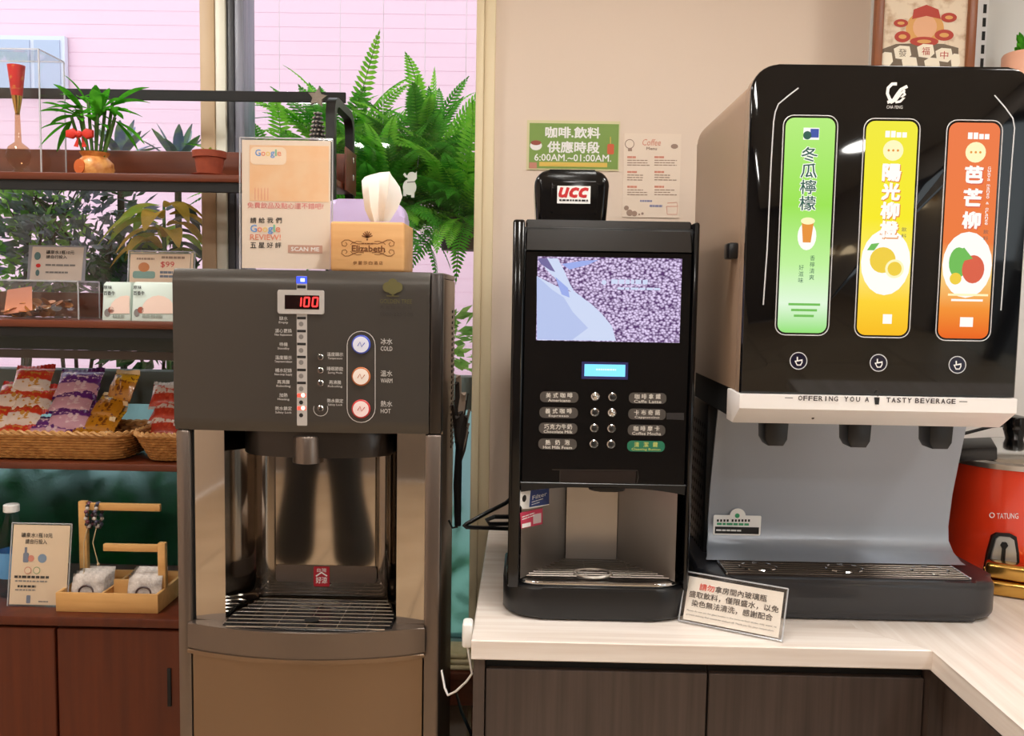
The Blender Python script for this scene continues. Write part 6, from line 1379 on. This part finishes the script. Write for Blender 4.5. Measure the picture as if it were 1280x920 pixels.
def leafcloud(g, c, rad, n, ln, wd, rnd, flat=.3):
    for k in range(n):
        while True:
            v = Vector((rnd.uniform(-1, 1), rnd.uniform(-1, 1), rnd.uniform(-1, 1)))
            if .35 < v.length < 1: break
        p = Vector(c) + Vector((v.x * rad[0], v.y * rad[1], v.z * rad[2])); d = Vector((v.x + rnd.uniform(-.6, .6), v.y + rnd.uniform(-.6, .6), v.z * .6 + rnd.uniform(-.5, .6))).normalized()
        s_ = d.orthogonal().normalized(); s_ = (Matrix.Rotation(rnd.uniform(0, pi), 3, d) @ s_) * wd * rnd.uniform(.7, 1.2); L_ = ln * rnd.uniform(.6, 1.2); up_ = d.cross(s_).normalized() * wd * .3
        a, b, c_, e = p, p + d * L_ * .5 + s_, p + d * L_, p + d * L_ * .5 - s_; m_ = p + d * L_ * .5 - up_
        va, vb_, vc, ve, vm = [g.bm.verts.new(q) for q in (a, b, c_, e, m_)]
        for tr in ((va, vb_, vm), (vb_, vc, vm), (vc, ve, vm), (ve, va, vm)): g.bm.faces.new(tr)
def shrub(name, lab, px_, py_, Y, rad, n, ln, wd, m, zbase, seed):
    c = P(px_, py_, Y=Y); rnd = random.Random(seed); t = thing(name, lab, 'shrub', (c.x, Y, zbase)); g = G(); leafcloud(g, c, rad, n, ln, wd, rnd)
    o = obj('foliage', g, m, t, smooth=False); o['kind'] = 'stuff'
    st = G()
    for k in range(5): st.tube([(c.x + rnd.uniform(-.03, .03), Y, zbase), (c.x + rnd.uniform(-.5, .5) * rad[0], Y + rnd.uniform(-.3, .3) * rad[1], c.z), (c.x + rnd.uniform(-.9, .9) * rad[0], Y, c.z + rad[2] * .7)], [.008, .005, .002], 5)
    obj('stems', st, mat('bark', (84, 70, 56), .8), t)
PZT = .8
pl_ = thing('planter_wall', 'long concrete planter outside the window', 'planter', (-1.2, 2.95, -.1))
obj('trough', G().box(-3.4, -.42, 2.93, 3.3, -.1, PZT - .05, .01), mat('concrete', (150, 146, 138), .8), pl_); obj('soil', G().box(-3.38, -.44, 2.95, 3.28, PZT - .05, PZT - .04), mat('soil', (60, 42, 30), .9), pl_)
m1 = leafmat('shrub_plum', (140, 140, 156), (96, 112, 84), 9, .3); m2 = leafmat('shrub_lime', (176, 212, 120), (110, 160, 80), 10, .4); m3 = leafmat('shrub_deep', (86, 130, 70), (60, 88, 66), 10, .3)
zs_ = PZT - .04
shrub('shrub', 'grey-purple leafy shrub outside behind the coin box', 95, 300, 2.98, (.26, .13, .26), 900, .06, .013, m1, zs_, 3)
shrub('shrub', 'pale lime shrub outside at the far end of the shelf', 15, 290, 3.02, (.24, .13, .24), 700, .06, .014, m2, zs_, 4)
shrub('shrub', 'low dark green shrub outside under the broad leaves', 190, 380, 2.98, (.28, .12, .2), 600, .07, .016, m3, zs_, 5)
shrub('shrub', 'low green shrub outside between the ferns', 500, 440, 3.1, (.3, .1, .2), 420, .07, .014, m2, zs_, 6)
# spiky succulents showing above the top shelf lip
for k, (px_, py_, lab) in enumerate(((150, 185, 'blue-green spiky succulent outside behind the bamboo'), (222, 190, 'blue-green spiky succulent outside behind the terracotta pot'))):
    c = P(px_, py_, Y=3.05); t = thing('agave', lab, 'succulent', (c.x, 3.05, zs_))
    obj('stem', G().tube([(c.x, 3.05, zs_), (c.x, 3.05, c.z - .03)], .012, 6), MATS['bark'], t)
    for j in range(14):
        a = j * 2.4; el = .35 + .9 * (j / 14); obj('leaf_spike', blade((c.x, 3.05, c.z - .04), (cos(a) * cos(el), sin(a) * cos(el), sin(el)), .15, .035, .05, 5), mat('agave_blue', (150, 180, 140), .5, noise=((20, 20, 20), (120, 130, 170), .4, .6)), t)
# broad-leaved plant
c = P(205, 262, Y=2.88); BL = thing('broadleaf_plant', 'broad-leaved plant with yellow and copper leaves outside the left window', 'plant', (c.x, 2.88, zs_))
obj('stem', G().tube([(c.x + .02, 2.88, zs_), (c.x, 2.88, c.z - .1), (c.x, 2.88, c.z + .02)], [.01, .007, .004], 7), 'stem', BL)
bm_ = [leafmat('broad_copper', (206, 160, 76), (160, 130, 56), 14, .45), leafmat('broad_green', (150, 190, 76), (190, 176, 84), 14, .45), mat('broad_dark', (52, 66, 60), .45)]
for j in range(22):
    a = j * 2.4 + .5; el = random.uniform(-.5, .5); dz = -.16 * (j / 22)
    obj('broad_leaf', blade((c.x + .02 * cos(a), 2.88 + .02 * sin(a), c.z + .02 + dz), (cos(a), sin(a) * .5, .3 + el * .4), random.uniform(.13, .19), .062, .8, 7), bm_[(0, 1, 0, 2, 1)[j % 5]], BL)
# dark hedge low against the frosted panes
hd_ = tag(obj('hedge', G(), leafmat('hedge_green', (74, 150, 74), (34, 84, 50), 7, .35)), 'dark green hedge outside behind the frosted lower panes', 'hedge')
g = G(); rnd = random.Random(9)
for k in range(14): x_ = -2.35 + k * .16; lo_ = x_ > -.62; leafcloud(g, (x_, 2.785, (.46 if lo_ else .62) + .1 * sin(k * 1.7)), (.13, .045, .34), 120, .075, .02, rnd)
o = obj('hedge_tmp', g, MATS['hedge_green'], smooth=False); hd_.data = o.data; bpy.data.objects.remove(o); hd_['kind'] = 'stuff'


# ------------------------------------------------------------------ bystander mirrored in the dispenser's polished alcove
def skinned(name, verts, edges, m, parent, root=0, sub=2):
    me = bpy.data.meshes.new(name); me.from_pydata([v[:3] for v in verts], edges, []); o = bpy.data.objects.new(name, me); COL.objects.link(o)
    o.modifiers.new('skin', 'SKIN'); ly = me.skin_vertices[0] if len(me.skin_vertices) else None
    for i, v in enumerate(verts): ly.data[i].radius = (v[3], v[4] if len(v) > 4 else v[3]); ly.data[i].use_root = i == root
    sb = o.modifiers.new('smooth', 'SUBSURF'); sb.levels = sub; sb.render_levels = sub
    o.data.materials.append(m); o.parent = parent; return o
PN = thing('person', 'person in wide black trousers and dark top standing in the room', 'person', (-.975, -.55, 0), rz=pi + .15)
SK = mat('skin', (206, 160, 134), .5)
bv = [(0, 0, .94, .12, .09), (0, 0, 1.1, .11, .085), (0, 0, 1.3, .14, .09), (0, 0, 1.41, .07, .06), (0, -.01, 1.47, .045), (0, -.02, 1.54, .06, .075), (0, -.02, 1.62, .075, .095), (0, -.01, 1.69, .055, .06)]
be = [(i, i + 1) for i in range(7)]
for s_ in (-1, 1):
    n = len(bv); bv += [(s_ * .16, 0, 1.36, .05), (s_ * .21, .0, 1.12, .042), (s_ * .22, -.06, .90, .032), (s_ * .22, -.09, .83, .03, .018)]; be += [(3, n), (n, n + 1), (n + 1, n + 2), (n + 2, n + 3)]
    for q_, (dx, ln_) in enumerate(((-.024, .055), (-.008, .065), (.008, .062), (.022, .05))):
        k = len(bv); bv += [(s_ * .22 + dx, -.10, .79, .009), (s_ * .22 + dx, -.105, .79 - ln_ * .5, .008), (s_ * .22 + dx, -.095, .79 - ln_, .007)]; be += [(n + 3, k), (k, k + 1), (k + 1, k + 2)]
    k = len(bv); bv += [(s_ * .19, -.12, .82, .01), (s_ * .18, -.135, .785, .008)]; be += [(n + 3, k), (k, k + 1)]
    n = len(bv); bv += [(s_ * .09, 0, .86, .075), (s_ * .12, -.01, .5, .05), (s_ * .165, .0, .09, .036), (s_ * .175, -.12, .035, .035, .025)]; be += [(0, n), (n, n + 1), (n + 1, n + 2), (n + 2, n + 3)]
skinned('body', bv, be, SK, PN)
tv = [(0, 0, .97, .135, .105), (0, 0, .9, .14, .11)]; te = [(0, 1)]
for s_ in (-1, 1):
    n = len(tv); tv += [(s_ * .095, 0, .78, .095, .10), (s_ * .12, -.01, .5, .075, .085), (s_ * .155, 0, .24, .10, .11), (s_ * .175, 0, .09, .125, .125)]; te += [(1, n), (n, n + 1), (n + 1, n + 2), (n + 2, n + 3)]
skinned('trousers', tv, te, mat('trouser_black', (24, 24, 26), .8), PN)
hv = [(0, 0, .93, .15, .11), (0, 0, 1.1, .135, .105), (0, 0, 1.3, .16, .11), (0, 0, 1.40, .09, .08)]; he = [(0, 1), (1, 2), (2, 3)]
for s_ in (-1, 1): n = len(hv); hv += [(s_ * .165, 0, 1.36, .066), (s_ * .21, 0, 1.12, .058)]; he += [(3, n), (n, n + 1)]
skinned('top', hv, he, mat('top_dark', (44, 44, 52), .8), PN)
obj('hair', G().ball((0, .012, 1.655), (.088, .105, .09), 16).ball((0, .06, 1.58), (.08, .05, .1), 12), mat('hair_black', (20, 17, 16), .5), PN, local=True)
for s_ in (-1, 1):
    obj('eye', G().ball((s_ * .03, -.108, 1.615), (.012, .006, .007), 8), BLACK, PN, local=True); obj('ear', G().ball((s_ * .082, -.01, 1.6), (.01, .018, .028), 8), SK, PN, local=True)
    obj('shoe', G().ball((s_ * .175, -.07, .045), (.045, .125, .045), 14), mat('shoe_beige', (206, 186, 164), .6), PN, local=True)
obj('nose', G().ball((0, -.118, 1.59), (.012, .016, .022), 8), SK, PN, local=True); obj('mouth', G().ball((0, -.106, 1.55), (.022, .006, .006), 8), mat('lips', (170, 90, 84), .5), PN, local=True)
bpy.data.objects.remove(_to)
